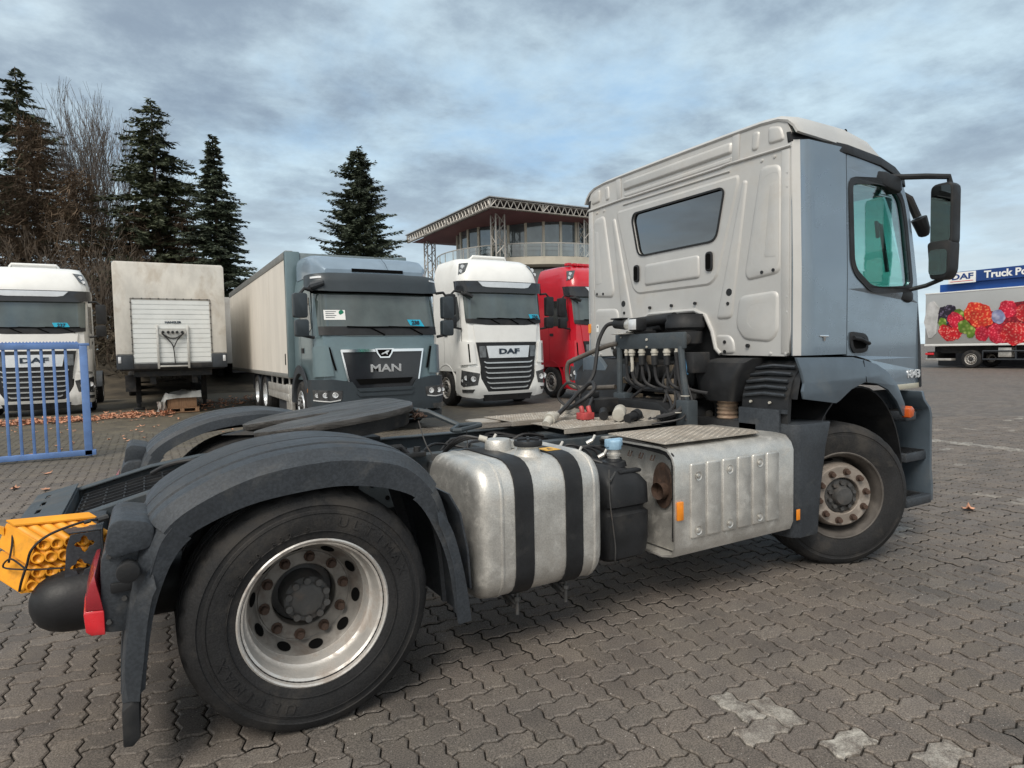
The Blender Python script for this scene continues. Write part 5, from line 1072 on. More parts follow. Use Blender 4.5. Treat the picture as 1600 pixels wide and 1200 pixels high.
# ---- blue-cap additive tank
ab = M(); rings = []
for z, d in ((.335, .05), (.36, .012), (.45, .0), (.60, .0), (.615, .018), (.635, .018), (.65, .0), (.76, .004), (.80, .03), (.84, .09), (.86, .12)): rings.append([V((u, v, z)) for u, v in rrect(1.585 + d * .4, 1.885 - d, -1.10 + d, -.55, .055, 4)])
m = M(); m.loft(rings); ad = m.build('additive_tank', blackpl, T, sm=40)
m = M(); m.box(1.70, 1.86, -1.05, -1.0, .815, .835); m.build('tank_ridge', blackpl, ad, bev=.008)
m = M(); m.lathe([(.075, .845), (.068, .87), (.05, .875), (.045, .89)], c=(1.755, -.93, 0), ax='z', n=24); m.build('neck_collar', blackpl, ad); m = M(); m.lathe([(.036, .875), (.036, .90), (.040, .902), (.040, .915), (.033, .918), (.033, .945)], c=(1.755, -.93, 0), ax='z', n=24); m.build('filler_neck', alu, ad)
m = M(); m.lathe([(.044, .94), (.046, .945), (.046, .985), (.040, .995), (.0005, .996)], c=(1.755, -.93, 0), ax='z', n=12); m.box(1.70, 1.81, -.945, -.915, .955, 1.0); m.build('blue_cap', mat('blue_plastic', (.30, .47, .62), .45, 0, .1, 20), ad, bev=.004, sm=35)
m = M(); m.tube([(1.6, -1.08, .86), (1.58, -1.11, .70), (1.61, -1.115, .45), (1.63, -1.09, .34), (1.75, -1.0, .33)], .004, 5, smooth=4); m.tube([(1.45, -.70, .93), (1.56, -.76, .92), (1.66, -.86, .875), (1.72, -.98, .84), (1.60, -1.09, .80)], .007, 6, smooth=4); m.build('retaining_wire', hubdark, ad)
# ---- silencer box with ribbed aluminium cover
BX0, BX1, BY, BZ0, BZ1 = 1.945, 2.96, -1.215, .335, .93
SEC = [(-.57, .955), (-1.10, .955), (-1.165, .945), (-1.205, .905), (-1.222, .86), (-1.222, .40), (-1.20, .345), (-1.12, .325), (-.70, .325)]
sc_ = catmull([V((0, a, b)) for a, b in SEC], 1)
m = M(); m.loft([[V((x, p.y, p.z)) for p in sc_] for x in (BX0, BX0 + .02, BX1 - .06, BX1)], cap=False, closed=False); cv = m.build('silencer_cover', alu, T, solid=.012, sm=40)
m = M(); m.prism(inset_poly([(-.57, .94), (-1.10, .94), (-1.19, .90), (-1.205, .86), (-1.205, .40), (-1.18, .345), (-.60, .34)], .004), 'x', BX0 + .075, BX0 + .09); m.build('inner_panel', alu, T, sm=0); m = M(); m.prism([(-.57, .95), (-1.10, .95), (-1.2, .90), (-1.212, .86), (-1.212, .40), (-1.18, .335), (-.60, .335)], 'x', BX1 - .03, BX1 - .012); m.build('inner_panel', alu, T, sm=0)
m = M(); pth = [(BX0 + .015, a, b) for a, b in ((-.55, .93), (-.75, .955), (-1.08, .945), (-1.16, .925), (-1.197, .87), (-1.205, .6), (-1.20, .45))]; m.tube(pth, .014, 8, smooth=5); m.tube([(x + .012, y + .012, z - .022) for x, y, z in pth], .012, 8, smooth=5); m.build('edge_seal', rubber, T)
m = M(); m.lathe([(.13, BX0 + .07), (.135, BX0 + .062), (.115, BX0 + .058), (.10, BX0 + .066), (.06, BX0 + .072), (.0005, BX0 + .07)], c=(0, -1.06, .72), ax='x', n=28); o = m.build('outlet_shield', rust, T, sm=40); o.scale = (1, .6, 1); o.location = (0, -1.06 * .4, 0)
m = M(); m.lathe([(.05, BX0 + .02), (.048, BX0 + .07)], c=(0, -1.06, .69), ax='x', n=20); m.build('outlet_pipe', rust, T)
m = M()
for yy in (-.80, -.90, -1.0): m.tube([(BX0 + .05, yy - .012, .89), (BX0 + .035, yy - .012, .86), (BX0 + .035, yy + .012, .86), (BX0 + .05, yy + .012, .89)], .004, 5)
m.each('hook', rust, T)
xs = [2.17, 2.285, 2.40, 2.515, 2.63, 2.745]; fl = lambda u, v, w_: (u, -1.2225 - w_, v)
for k in range(6):
    m = M(); x0 = 2.06 + k * .128; m.emboss(rpoly([(x0, .435), (x0 + .112, .435), (x0 + .112, .865), (x0, .865)], .012, 2), fl, .009, .006); m.build('cover_rib', alu, cv, sm=35)
m = M()
for x, z in ((2.115, .79), (2.37, .80), (2.63, .81), (2.115, .48), (2.37, .48), (2.63, .48)): m.lathe([(.026, -1.2355), (.019, -1.231), (.012, -1.228), (.012, -1.238), (.0005, -1.240)], c=(x, 0, z), ax='y', n=16)
m.each('cover_bolt', alu, cv, sm=30)
m = M(); m.box(1.955, 2.0, -1.235, -1.222, .555, .66); m.build('orange_reflector', orange, cv, bev=.004)
m = M(); m.plate(rpoly([(BX0 - .005, -1.15), (2.74, -1.15), (2.82, -1.02), (2.70, -.60), (BX0 + .02, -.60)], .03, 3), [], lambda u, v, w_: (u, v, .972 + w_), .006); dp = m.build('tread_cover', deckalu, T, sm=0, bev=.003)
m = M(); k = 0; x = BX0 + .03
while x < 2.76:
    y = -1.125 + (.02 if k % 2 else 0)
    while y < -.63:
        if x < 2.80 - .27 * max(0, (y + 1.02)) - .05: m.lathe([(.012, .978), (.009, .9825), (.0005, .983)], c=(x, y, 0), ax='z', n=7)
        y += .042
    x += .034; k += 1
m.build('tread_stud', deckalu, dp, sm=40)
# ---- front mudguard flap, inner wheel housing
m = M(); m.loft([[V((x, y, z)) for x, y in pts] for z, pts in ((.275, ((2.965, -1.10), (2.985, -1.19), (3.03, -1.225), (3.21, -1.225), (3.22, -1.20), (3.08, -.75), (2.98, -.72))), (.60, ((2.965, -1.10), (2.985, -1.19), (3.03, -1.225), (3.245, -1.225), (3.255, -1.20), (3.09, -.75), (2.98, -.72))), (.85, ((2.965, -1.10), (2.985, -1.19), (3.03, -1.225), (3.29, -1.225), (3.30, -1.20), (3.12, -.75), (2.98, -.72))), (1.01, ((2.965, -1.10), (2.985, -1.19), (3.03, -1.225), (3.34, -1.225), (3.35, -1.20), (3.16, -.75), (2.98, -.72))))]); m.build('front_mudguard', greyplastic, T, bev=.012)
m = M(); m.box(2.95, 2.975, -1.12, -.80, .62, 1.10); m.build('mudguard_panel', greyplastic, T, bev=.006)
m = M(); m.box(2.985, 3.02, -1.2245, -1.218 - .012, .40, .47); m.build('side_marker', orange, T, bev=.004)
for sg in (-1, 1):
    m = M(); rows = [[V((3.74 + .57 * math.cos(a), sg * yy, .52 + .70 * math.sin(a))) for a in [R(-20 + 175 * i / 20) for i in range(21)]] for yy in (.55, .9, 1.16)]; m.grid(rows); m.build('wheel_housing', blackpl, T, solid=.012)
    m = M(); m.box(3.05, 4.3, min(sg * .50, sg * .54), max(sg * .50, sg * .54), .5, 1.42); m.build('inner_wall', blackpl, T)
m = M(); r_ = [[V((3.02 + .02 * k, -.62 - .5 * (q / 8), 1.40 - .32 * (q / 8) ** 2 * 0 + .02 * math.sin(k * 2.2) - .03 * k)) for q in range(9)] for k in range(12)]
m.loft([[V((x, -.80, z)), V((x, -1.16, z - .0)), V((x + .03, -1.16, z)), V((x + .03, -.80, z))] for x, z in ((3.18, 1.40), (3.10, 1.36), (3.03, 1.28), (2.995, 1.18), (2.985, 1.06), (2.985, .98))]); hs = m.build('housing_back', blackpl, T, sm=30)
m = M()
for k in range(5): z = 1.36 - k * .045; x = interp([(1.06, 2.982), (1.18, 2.992), (1.28, 3.027), (1.36, 3.097)], z); m.tube([(x - .008, -.82, z), (x - .012, -.98, z + .02), (x - .008, -1.14, z + .012)], .012, 6)
m.box(2.965, 2.985, -1.16, -.80, 1.075, 1.10); m.build('housing_rib', greyplastic, hs)
m = M()
for y in (-.88, -1.03): m.cyl((2.985, y, 1.14), (2.972, y, 1.14), .009, 8)
m.build('housing_clip', whitepl, hs)
# ---- cab of the tractor
YC, HW, XB = -.02, 1.07, 3.10       # centre line, half width of the back wall, back wall plane
def bk(u, v, w_): return (XB - w_, u, v)
def mir(pts): return [(2 * YC - a - .0, b) for a, b in pts][::-1]
half = [(-.0, 1.79), (.24, 1.785), (.34, 1.745), (.41, 1.63), (.445, 1.50), (.50, 1.45), (1.05, 1.44), (1.075, 1.6), (1.078, 2.79), (1.075, 2.88), (1.04, 2.96), (.97, 3.00), (.66, 3.015), (.62, 3.0), (0, 3.0)]
backp = rpoly([(YC - a, b) for a, b in half] + [(YC + a, b) for a, b in half[-2:0:-1]], .02, 2)
winp = rpoly([(YC + .43, 2.65), (YC - .51, 2.65), (YC - .535, 2.62), (YC - .46, 2.285), (YC + .38, 2.285), (YC + .455, 2.60)], [.05, .03, .04, .07, .07, .04], 4)
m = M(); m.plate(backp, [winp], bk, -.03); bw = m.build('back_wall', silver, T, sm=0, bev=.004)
def press(pts, r, h=.008, ins=.013, both=True, at=0.):
    for sgn in ((1, -1) if both else (1,)):
        p = [(YC + (a - YC) * sgn, b) for a, b in pts]; p = rpoly(p, r, 3); m = M(); m.emboss(p, lambda u, v, w_: bk(u, v, w_ + at), h, ins); m.build('pressing', silver, bw, sm=50)
press([(YC - .84, 2.72), (YC - 1.0, 2.70), (YC - 1.0, 1.99), (YC - .735, 1.965), (YC - .71, 2.02)], .05, .012, .022)
press([(YC - .855, 2.64), (YC - .99, 2.66), (YC - .99, 2.035), (YC - .77, 2.05)], .05, -.0105, .02, True, .0125)
press([(YC - .91, 2.59), (YC - .985, 2.605), (YC - .985, 2.085), (YC - .865, 2.095)], .03, .010, .016, True, .003)
press([(YC - .69, 2.665), (YC - .735, 2.655), (YC - .60, 1.71), (YC - .455, 1.71)], .04, .011, .018)
press([(YC - .665, 1.865), (YC - .985, 1.88), (YC - .985, 1.60), (YC - .93, 1.535), (YC - .70, 1.555), (YC - .63, 1.66)], .05, .012, .022)
press([(YC - .76, 1.80), (YC - .93, 1.81), (YC - .95, 1.77), (YC - .95, 1.65), (YC - .90, 1.625), (YC - .78, 1.63), (YC - .735, 1.68)], .03, -.009, .016, True, .0125)
press([(YC - .45, 1.60), (YC - .58, 1.595), (YC - .62, 1.55), (YC - .63, 1.46), (YC - .48, 1.455)], .03, .01, .016)
press([(YC - .775, 2.965), (YC - .835, 2.96), (YC - .82, 2.835), (YC - .765, 2.84)], .025, .010, .014)
press([(YC - .90, 2.965), (YC - 1.0, 2.94), (YC - 1.03, 2.84), (YC - .90, 2.845)], .03, .010, .016)
# window surround: raised frame with the lower panel
fr = rpoly([(YC + .66, 2.715), (YC - .66, 2.715), (YC - .665, 2.66), (YC - .47, 2.02), (YC - .40, 1.965), (YC + .40, 1.965), (YC + .47, 2.02), (YC + .665, 2.66)], .04, 4)
hole_ = inset_poly(winp, -.008)
def ringpress(outer, inner, h, name='pressing'):
    o2 = inset_poly(outer, .018); m = M(); n = len(outer)
    m.loft([[V(bk(u, v, 0)) for u, v in outer], [V(bk(u, v, h)) for u, v in o2]], cap=False)
    m.plate(o2, [inner], lambda u, v, w_: bk(u, v, h + w_), -.002); return m.build(name, silver, bw, sm=50)
ringpress(fr, winp, .009)
press([(YC + .30, 2.205), (YC - .30, 2.205), (YC - .305, 2.03), (YC + .305, 2.03)], .03, .010, .018, False, .0105)
m = M(); m.plate(winp, [], lambda u, v, w_: bk(u, v, -.012 + w_), .006); m.build('rear_window', glassmat('smoked_glass', (.05, .055, .058), .10), T, sm=0)
m = M(); m.plate(hole_, [inset_poly(winp, .006)], lambda u, v, w_: bk(u, v, .0115 + w_), .006); m.build('window_seal', blackpl, T, sm=0)
for sg in (1, -1):
    m = M(); m.prism(rrect(YC + sg * .40 - .034, YC + sg * .40 + .034, 2.07, 2.215, .03, 4), 'x', XB - .0095, XB - .026); m.build('cab_vent', blackpl, T, bev=.008)
    m = M(); m.prism(rrect(YC + sg * .40 - .022, YC + sg * .40 + .022, 2.085, 2.20, .02, 3), 'x', XB - .026, XB - .028); m.build('vent_mesh', black, T)
# top panel grooves and the seam between upper and lower shell
m = M(); pr = [(1.075, 2.795), (.55, 2.805), (.50, 2.80), (-.50, 2.80), (-.55, 2.805), (-1.075, 2.795)]
m.tube([bk(YC + a, b, .006) for a, b in pr], .009, 6); m.tube([bk(YC + a, b - .035, .003) for a, b in ((.58, 2.79), (-.58, 2.79))], .007, 6); m.build('shell_seam', silver, bw)
def slot(pts, dpt, nm, mt_): m = M(); m.emboss(pts, bk, dpt, .02); return m.build(nm, mt_, bw, sm=50)
m = M(); m.emboss(rpoly([(YC + .57, 2.955), (YC - .60, 2.955), (YC - .60, 2.87), (YC + .57, 2.87)], .02, 2), bk, .016, .02); m.emboss(rpoly([(YC + .57, 2.845), (YC - .60, 2.85), (YC - .59, 2.815), (YC + .56, 2.815)], .008, 2), bk, .005, .01); m.build('pressing', silver, bw, sm=50)
m = M()
for sg in (1, -1): m.prism([(YC + sg * .60, 2.81), (YC + sg * .66, 2.81), (YC + sg * .67, 2.99), (YC + sg * .61, 2.99)], 'x', XB, XB - .008)
m.each('pressing_post', silver, bw, bev=.004)
m = M()
for a, b, r in ((.58, 1.90, .027), (.57, 1.82, .013), (.25, 1.845, .012), (0, 1.845, .012), (-.25, 1.845, .012), (.54, 1.545, .013), (.54, 1.475, .013), (.74, 1.515, .014), (.86, 2.01, .012), (.95, 2.015, .012)):
    for sg in ((1, -1) if a > 0 and b not in (1.845,) else (1,)): m.cyl(bk(YC - sg * a, b, -.001), bk(YC - sg * a, b, .0155 if r < .02 else .012), r, 14)
m.each('plug', blackpl, bw, sm=30)
m = M()
for a, b in ((1.05, 2.63), (1.05, 2.54), (1.05, 1.83), (1.05, 1.73), (.85, 2.757), (.95, 2.757), (1.04, 1.46), (.92, 1.46)):
    for sg in (1, -1): m.lathe([(.012, XB + .001), (.010, XB - .006), (.0005, XB - .008)], c=(0, YC - sg * a, b), ax='x', n=10)
m.each('rivet', silver, bw, sm=40)
m = M()
for sg in (1, -1):
    m.box(XB - .006, XB + .0, YC + sg * 1.035 - .03, YC + sg * 1.035 + .03, 1.46, 2.78)
m.each('edge_flange', silver, bw, bev=.004)
m = M(); m.tube([bk(YC + a, b, .008) for a, b in ((.50, 1.46), (.455, 1.50), (.42, 1.63), (.355, 1.745), (.25, 1.79), (-.25, 1.79), (-.355, 1.745), (-.42, 1.63), (-.455, 1.50), (-.50, 1.46))], .016, 8); m.build('tunnel_flange', silver, bw)
m = M(); m.prism(rrect(YC + .93, YC + .965, 1.665, 1.735, .006, 2), 'x', XB - .0125, XB - .014); m.build('white_label', m_white, bw); m = M(); m.prism(rrect(YC + .94, YC + .955, 1.705, 1.72, .004, 2), 'x', XB - .014, XB - .0145); m.build('label_print', m_ink, bw); m = M(); m.prism(rrect(YC + 1.056, YC + 1.09, 1.66, 1.745, .006, 2), 'x', XB - .002, XB - .012); m.build('amber_reflector', orange, bw)
# side walls: u = x, v = z; sides lean in slightly towards the top and front
def sidefn(sg):
    def f(u, v, w_):
        y = 1.085 + .065 * min(1, max(0, (u - XB) / .09)) - .02 * max(0, (v - 2.0)) - .055 * max(0, (u - 3.7) / .9) ** 2
        return (u, YC + sg * (y + w_), v)
    return f
FX = 4.62
side_o = rpoly([(XB, 1.445), (3.585, 1.445), (3.585, 2.79), (XB, 2.83)], .006, 2)
door_o = [(3.595, 1.435), (3.70, 1.43), (3.85, 1.40), (3.99, 1.33), (4.10, 1.24), (4.155, 1.20), (FX - .01, 1.20), (4.60, 1.60), (4.56, 1.92), (4.50, 2.20), (4.42, 2.50), (4.33, 2.66), (4.16, 2.745), (3.9, 2.78), (3.595, 2.79)]
win_o = rpoly([(3.64, 2.61), (3.95, 2.64), (4.16, 2.635), (4.29, 2.56), (4.34, 2.40), (4.43, 1.955), (4.38, 1.925), (3.98, 1.90), (3.86, 1.91), (3.69, 2.01), (3.655, 2.08)], [.05, .05, .06, .06, .05, .03, .04, .06, .05, .08, .04], 3)
def dense(poly, k=.09):
    out = []
    for i in range(len(poly)):
        a, b = V(poly[i]).to_2d(), V(poly[(i + 1) % len(poly)]).to_2d(); n = max(1, int((b - a).length / k))
        out += [tuple(a.lerp(b, j / n)) for j in range(n)]
    return out
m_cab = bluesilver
m_tint = glassmat('tinted_glass', (.56, .86, .79), .07)
for sg in (-1, 1):
    f = sidefn(sg)
    m = M(); xs_ = [XB, XB + .03, XB + .06, XB + .09, 3.25, 3.45, 3.585]; zs_ = [1.445, 1.6, 1.8, 2.0, 2.2, 2.4, 2.6, 2.83]
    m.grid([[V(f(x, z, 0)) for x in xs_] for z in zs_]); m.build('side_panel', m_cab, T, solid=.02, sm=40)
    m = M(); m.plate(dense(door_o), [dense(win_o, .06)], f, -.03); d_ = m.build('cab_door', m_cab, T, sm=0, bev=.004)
    m = M(); m.grid([[V(f(x, z, .0015)) for x in (XB + .002, XB + .02, XB + .045)] for z in zs_]); m.build('corner_bright_strip', silver, T, solid=.004, sm=40)  # lighter strip: brightness of the corner turned to the light, put into colour
    # soft crease along the door and panel
    m = M(); m.plate(dense(inset_poly(win_o, -.035), .05), [dense(inset_poly(win_o, .012), .05)], lambda u, v, w_: f(u, v, .001 + w_), .006); m.build('window_seal', blackpl, d_, sm=0)
    m = M(); m.plate(dense(inset_poly(win_o, .004), .06), [], lambda u, v, w_: f(u, v, -.015 + w_), .004); m.build('door_window', m_tint, d_, sm=0)
    m = M(); m.plate([(3.583, 1.44), (3.597, 1.44), (3.597, 2.80), (3.583, 2.80)], [], lambda u, v, w_: f(u, v, -.012 + w_), .004); m.build('door_gap', black, T, sm=0)
    # handle bowl
    hp = rpoly([(3.62, 1.60), (3.79, 1.585), (3.835, 1.55), (3.83, 1.47), (3.78, 1.45), (3.66, 1.45), (3.62, 1.50)], .03, 3)
    m = M(); m.plate(hp, [], lambda u, v, w_: f(u, v, .001 + w_), .008); hb = m.build('handle_bowl', blackpl, d_, bev=.004); m = M(); m.tube([f(3.64, 1.555, .02), f(3.70, 1.545, .034), f(3.82, 1.515, .02)], .014, 8); m.build('handle', blackpl, hb); m = M(); m.plate(inset_poly(hp, .03), [], lambda u, v, w_: f(u, v, .0095 + w_), .001); m.build('handle_recess', black, hb, sm=0)
    m = M(); m.plate([(4.14, 1.165), (FX, 1.165), (FX, 1.205), (4.12, 1.205)], [], lambda u, v, w_: f(u, v, -.025 + w_), .03); m.build('door_sill', mat('sill_strip', (.55, .52, .42), .45, .2, .1, 8), T, bev=.004)
    m = M(); m.plate([(3.29, 1.575), (3.38, 1.575), (3.385, 1.565), (3.35, 1.562), (3.345, 1.54), (3.33, 1.535), (3.328, 1.562), (3.29, 1.566)], [], lambda u, v, w_: f(u, v, .001 + w_), .006); m.build('side_badge', chrome, T, bev=.001)
    # drip rail and roof edge
    rail = [(XB - .005, 2.855), (3.6, 2.825), (4.0, 2.795), (4.2, 2.755), (4.34, 2.69)]
    m = M(); m.loft([[V(f(x, z - .035, .012)), V(f(x, z + .03, .004)), V(f(x, z + .035, -.03)), V(f(x, z - .04, -.02))] for x, z in rail]); m.build('drip_rail', blackpl, T, bev=.006)
    # front wing over the wheel
    wo = [(3.0, 1.435), (3.585, 1.425), (3.70, 1.405), (3.85, 1.37), (3.98, 1.31), (4.10, 1.21), (4.19, 1.08), (4.235, .97), (4.17, .99), (4.09, 1.10), (3.98, 1.185), (3.84, 1.235), (3.70, 1.25), (3.55, 1.21), (3.42, 1.14), (3.38, 1.125), (3.05, 1.17), (3.035, 1.22), (3.05, 1.27)]
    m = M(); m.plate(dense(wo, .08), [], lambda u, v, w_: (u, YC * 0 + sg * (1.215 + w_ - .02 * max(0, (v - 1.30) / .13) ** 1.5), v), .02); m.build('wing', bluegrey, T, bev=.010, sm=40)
    m = M(); m.loft([[V((x, sg * 1.205, z)), V((x, sg * .62, z)), V((x, sg * .62, z - .012)), V((x, sg * 1.205, z - .012))] for x, z in ((3.02, 1.18), (3.05, 1.30), (3.16, 1.41), (3.5, 1.425), (3.8, 1.36))]); m.build('wing_liner', blackpl, T)
    m = M(); m.plate([(3.712, 1.25), (3.718, 1.25), (3.70, 1.40), (3.694, 1.40)], [], lambda u, v, w_: (u, sg * (1.2365 + w_ - .02 * max(0, (v - 1.30) / .13) ** 1.5), v), .002); m.build('wing_seam', black, T, sm=0)
    m = M(); m.prism(rpoly([(4.19, .97), (4.25, .98), (4.26, 1.03), (4.22, 1.06), (4.19, 1.04)], .01, 2), 'y', sg * 1.215, sg * 1.27); m.build('side_indicator', mat('dark_orange_lens', (.55, .10, .02), .25, 0, .1, 20, coat=.5), T, bev=.006)
    # entry steps and bumper end
    m = M(); m.plate([(4.24, .30), (4.60, .33), (4.655, .36), (4.64, .45), (4.615, .56), (4.61, .98), (4.56, 1.04), (4.49, 1.09), (4.46, 1.15), (4.27, 1.15), (4.25, .90)], [], lambda u, v, w_: (u, sg * (.93 + w_), v), .02); m.build('step_back', greyplastic, T, bev=.006)
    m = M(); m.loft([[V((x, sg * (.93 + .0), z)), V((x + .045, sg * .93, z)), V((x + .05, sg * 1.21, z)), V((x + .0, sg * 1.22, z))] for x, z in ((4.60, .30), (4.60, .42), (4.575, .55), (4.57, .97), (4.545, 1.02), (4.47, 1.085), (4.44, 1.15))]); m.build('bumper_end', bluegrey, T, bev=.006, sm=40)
    for z, x0 in ((.33, 4.26), (.66, 4.30), (.97, 4.30)):
        m = M(); m.box(x0, 4.60 if z < .9 else 4.44, min(sg * .95, sg * (1.225 if z < .5 else 1.19)), max(sg * .95, sg * (1.225 if z < .5 else 1.19)), z - .04, z + .03); s_ = m.build('step', greyplastic, T, bev=.012); m = M()
        for k in range(6): xx = x0 + .03 + k * .045; m.box(xx, xx + .02, min(sg * 1.0, sg * 1.18), max(sg * 1.0, sg * 1.18), z + .0301, z + .036)
        m.build('step_grip', blackpl, s_, sm=0)
text('lettering', '1843', .085, m_bluewhite, T, frame((4.49, sidefn(-1)(4.49, 1.275, .006)[1], 1.275), (1, -.02, 0), (0, 0, 1)), .004, .002, 1.1)
# roof
m = M(); rows = []
for x, zt, hw in ((XB - .012, 3.005, 1.055), (XB + .03, 3.035, 1.05), (3.3, 3.06, 1.05), (3.7, 3.06, 1.05), (4.0, 3.02, 1.03), (4.2, 2.95, 1.0), (4.36, 2.82, .96), (4.44, 2.66, .93)):
    zr = interp([(XB, 2.87), (3.6, 2.85), (4.0, 2.82), (4.2, 2.78), (4.36, 2.70), (4.44, 2.60)], x)
    rows.append([V((x, YC + s * (hw + .075), zr)) if q == 0 else V((x, YC + s * hw * q2, zr + (zt - zr) * q3)) for s, lst in ((-1, ((0, 1, 0), (1, 1.045, .35), (2, 1.0, .68), (3, .93, .88), (4, .80, .97), (5, .5, 1.0), (6, .15, 1.01))), (1, ((6, .15, 1.01), (5, .5, 1.0), (4, .80, .97), (3, .93, .88), (2, 1.0, .68), (1, 1.045, .35), (0, 1, 0)))) for q, q2, q3 in lst])
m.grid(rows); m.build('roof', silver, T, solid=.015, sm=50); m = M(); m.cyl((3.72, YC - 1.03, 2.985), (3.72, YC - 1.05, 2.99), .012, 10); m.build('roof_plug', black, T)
# front, windscreen, floor and interior
m = M(); m.plate([(YC - 1.06, 1.17), (YC + 1.06, 1.17), (YC + 1.06, 1.86), (YC - 1.06, 1.86)], [], lambda u, v, w_: (4.66 + w_ - .06 * (u / 1.06) ** 4 - .02 * (v - 1.2), u, v), .03); m.build('front_panel', m_cab, T, sm=0)
m = M(); m.loft([[V((4.60, YC - 1.12, 1.17)), V((4.69, YC - 1.07, 1.17)), V((4.69, YC - 1.0, 1.17)), V((4.60, YC - 1.0, 1.17))], [V((4.585, YC - 1.115, 1.5)), V((4.68, YC - 1.06, 1.5)), V((4.68, YC - 1.0, 1.5)), V((4.585, YC - 1.0, 1.5))], [V((4.56, YC - 1.10, 1.88)), V((4.64, YC - 1.05, 1.88)), V((4.64, YC - 1.0, 1.88)), V((4.56, YC - 1.0, 1.88))]]); m.build('corner_deflector', greyplastic, T, bev=.01)
m = M(); m.plate([(YC - 1.0, 1.86), (YC + 1.0, 1.86), (YC + .95, 2.68), (YC - .95, 2.68)], [], lambda u, v, w_: (4.62 + w_ - .30 * ((v - 1.86) / .8), u, v), .006); m.build('windscreen', m_tint, T, sm=0)
for sg in (-1, 1):
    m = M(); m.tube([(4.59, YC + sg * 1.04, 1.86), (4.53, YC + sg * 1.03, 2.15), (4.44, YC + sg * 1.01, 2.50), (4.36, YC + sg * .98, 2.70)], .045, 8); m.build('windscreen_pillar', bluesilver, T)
m = M(); m.box(3.2, 4.6, YC - 1.05, YC + 1.05, 1.35, 1.40); m.box(XB + .05, 3.3, YC - .5, YC + .5, 1.40, 1.85); m.build('cab_floor', blackpl, T)
m_trim = mat('interior_grey', (.10, .10, .105), .8, 0, .1, 4)
m = M(); m.box(4.15, 4.62, YC - 1.0, YC + 1.0, 1.65, 1.93); m.build('dashboard', m_trim, T, bev=.05)
for sg in (-1, 1):
    m = M(); m.prism(rpoly([(3.45, 1.75), (3.95, 1.75), (3.95, 1.88), (3.62, 1.90), (3.50, 2.45), (3.36, 2.45)], .04, 3), 'y', YC + sg * .62 - .24, YC + sg * .62 + .24); m.box(3.45, 3.9, YC + sg * .62 - .2, YC + sg * .62 + .2, 1.40, 1.75); m.build('seat', m_trim, T, bev=.03)
m = M(); m.box(XB + .035, XB + .05, YC - 1.04, YC - .6, 1.5, 2.95); m.box(XB + .035, XB + .05, YC + .6, YC + 1.04, 1.5, 2.95); m.build('rear_trim', m_trim, T)
m = M(); c = V((4.08, YC + .62, 2.02)); pts = []
for k in range(25): a = 6.283 * k / 24; pts.append(c + V((-.08 * math.cos(a) * .6, .23 * math.sin(a), .22 * math.cos(a))))
m.tube(pts, .017, 8); m.tube([c, c + V((.15, 0, -.2))], .03, 8); m.build('steering_wheel', blackpl, T)
m = M(); m.tube([(4.20, YC - 1.0, 2.30), (4.23, YC - .97, 2.42), (4.27, YC - .98, 2.40), (4.33, YC - 1.0, 2.05)], .014, 8); m.build('grab_handle', blackpl, T)
# mirrors
for sg in (-1, 1):
    Y = lambda y: sg * y
    m = M(); m.prism(rrect(min(Y(1.275), Y(1.43)), max(Y(1.275), Y(1.43)), 2.195, 2.645, .05, 4), 'x', 4.40, 4.52); mh = m.build('mirror', blackpl, T, bev=.025)
    m = M(); m.prism(rpoly([(Y(1.268), 2.235), (Y(1.427), 2.235), (Y(1.42), 2.02), (Y(1.39), 1.96), (Y(1.29), 1.965)], .03, 4), 'x', 4.383, 4.517); m.build('wide_mirror', blackpl, mh, bev=.025)
    mg = mat('mirror_glass', (.16, .18, .18), .02, 1., 0, 1); m = M(); m.prism(rrect(min(Y(1.285), Y(1.415)), max(Y(1.285), Y(1.415)), 2.225, 2.625, .03, 3), 'x', 4.3985, 4.3965); m.build('mirror_glass', mg, mh, sm=0); m = M(); m.prism(rrect(min(Y(1.285), Y(1.405)), max(Y(1.285), Y(1.405)), 1.995, 2.175, .03, 3), 'x', 4.3815, 4.379); m.build('mirror_glass', mg, mh, sm=0)  # tint darkened: dark reflection of the cab side put into the glass colour
    m = M(); m.tube([(4.10, Y(1.10), 2.715), (4.22, Y(1.18), 2.705), (4.34, Y(1.28), 2.70), (4.46, Y(1.37), 2.69), (4.47, Y(1.38), 2.62)], .021, 8); m.tube([(4.40, Y(1.10), 1.90), (4.44, Y(1.24), 1.93), (4.46, Y(1.34), 1.97)], .016, 8); m.each('mirror_arm', blackpl, mh)
    m = M(); m.loft([[V((x, Y(1.06), z)), V((x, Y(1.06 + d), z)), V((x, Y(1.06 + d), z - h)), V((x, Y(1.06), z - h))] for x, z, d, h in ((3.86, 2.70, .02, .02), (3.92, 2.73, .075, .06), (4.05, 2.73, .10, .10), (4.20, 2.70, .12, .11), (4.26, 2.68, .10, .06))]); m.build('arm_cover', blackpl, mh, bev=.02); m = M(); m.loft([[V((x, Y(1.03), z)), V((x, Y(1.03 + d), z)), V((x, Y(1.03 + d), z - h)), V((x, Y(1.03), z - h))] for x, z, d, h in ((4.24, 1.925, .05, .05), (4.30, 1.92, .11, .085), (4.42, 1.90, .13, .09), (4.52, 1.89, .08, .05))]); m.build('arm_base', blackpl, mh, bev=.02)
m = M(); m.tube([(4.40, YC - .98, 2.68), (4.52, YC - 1.05, 2.60), (4.56, YC - 1.09, 2.46)], .03, 8); m.tube([(4.56, YC - 1.10, 2.45), (4.60, YC - 1.11, 2.37), (4.63, YC - 1.10, 2.34)], [.055, .04], 10); m.build('kerb_mirror', blackpl, T)
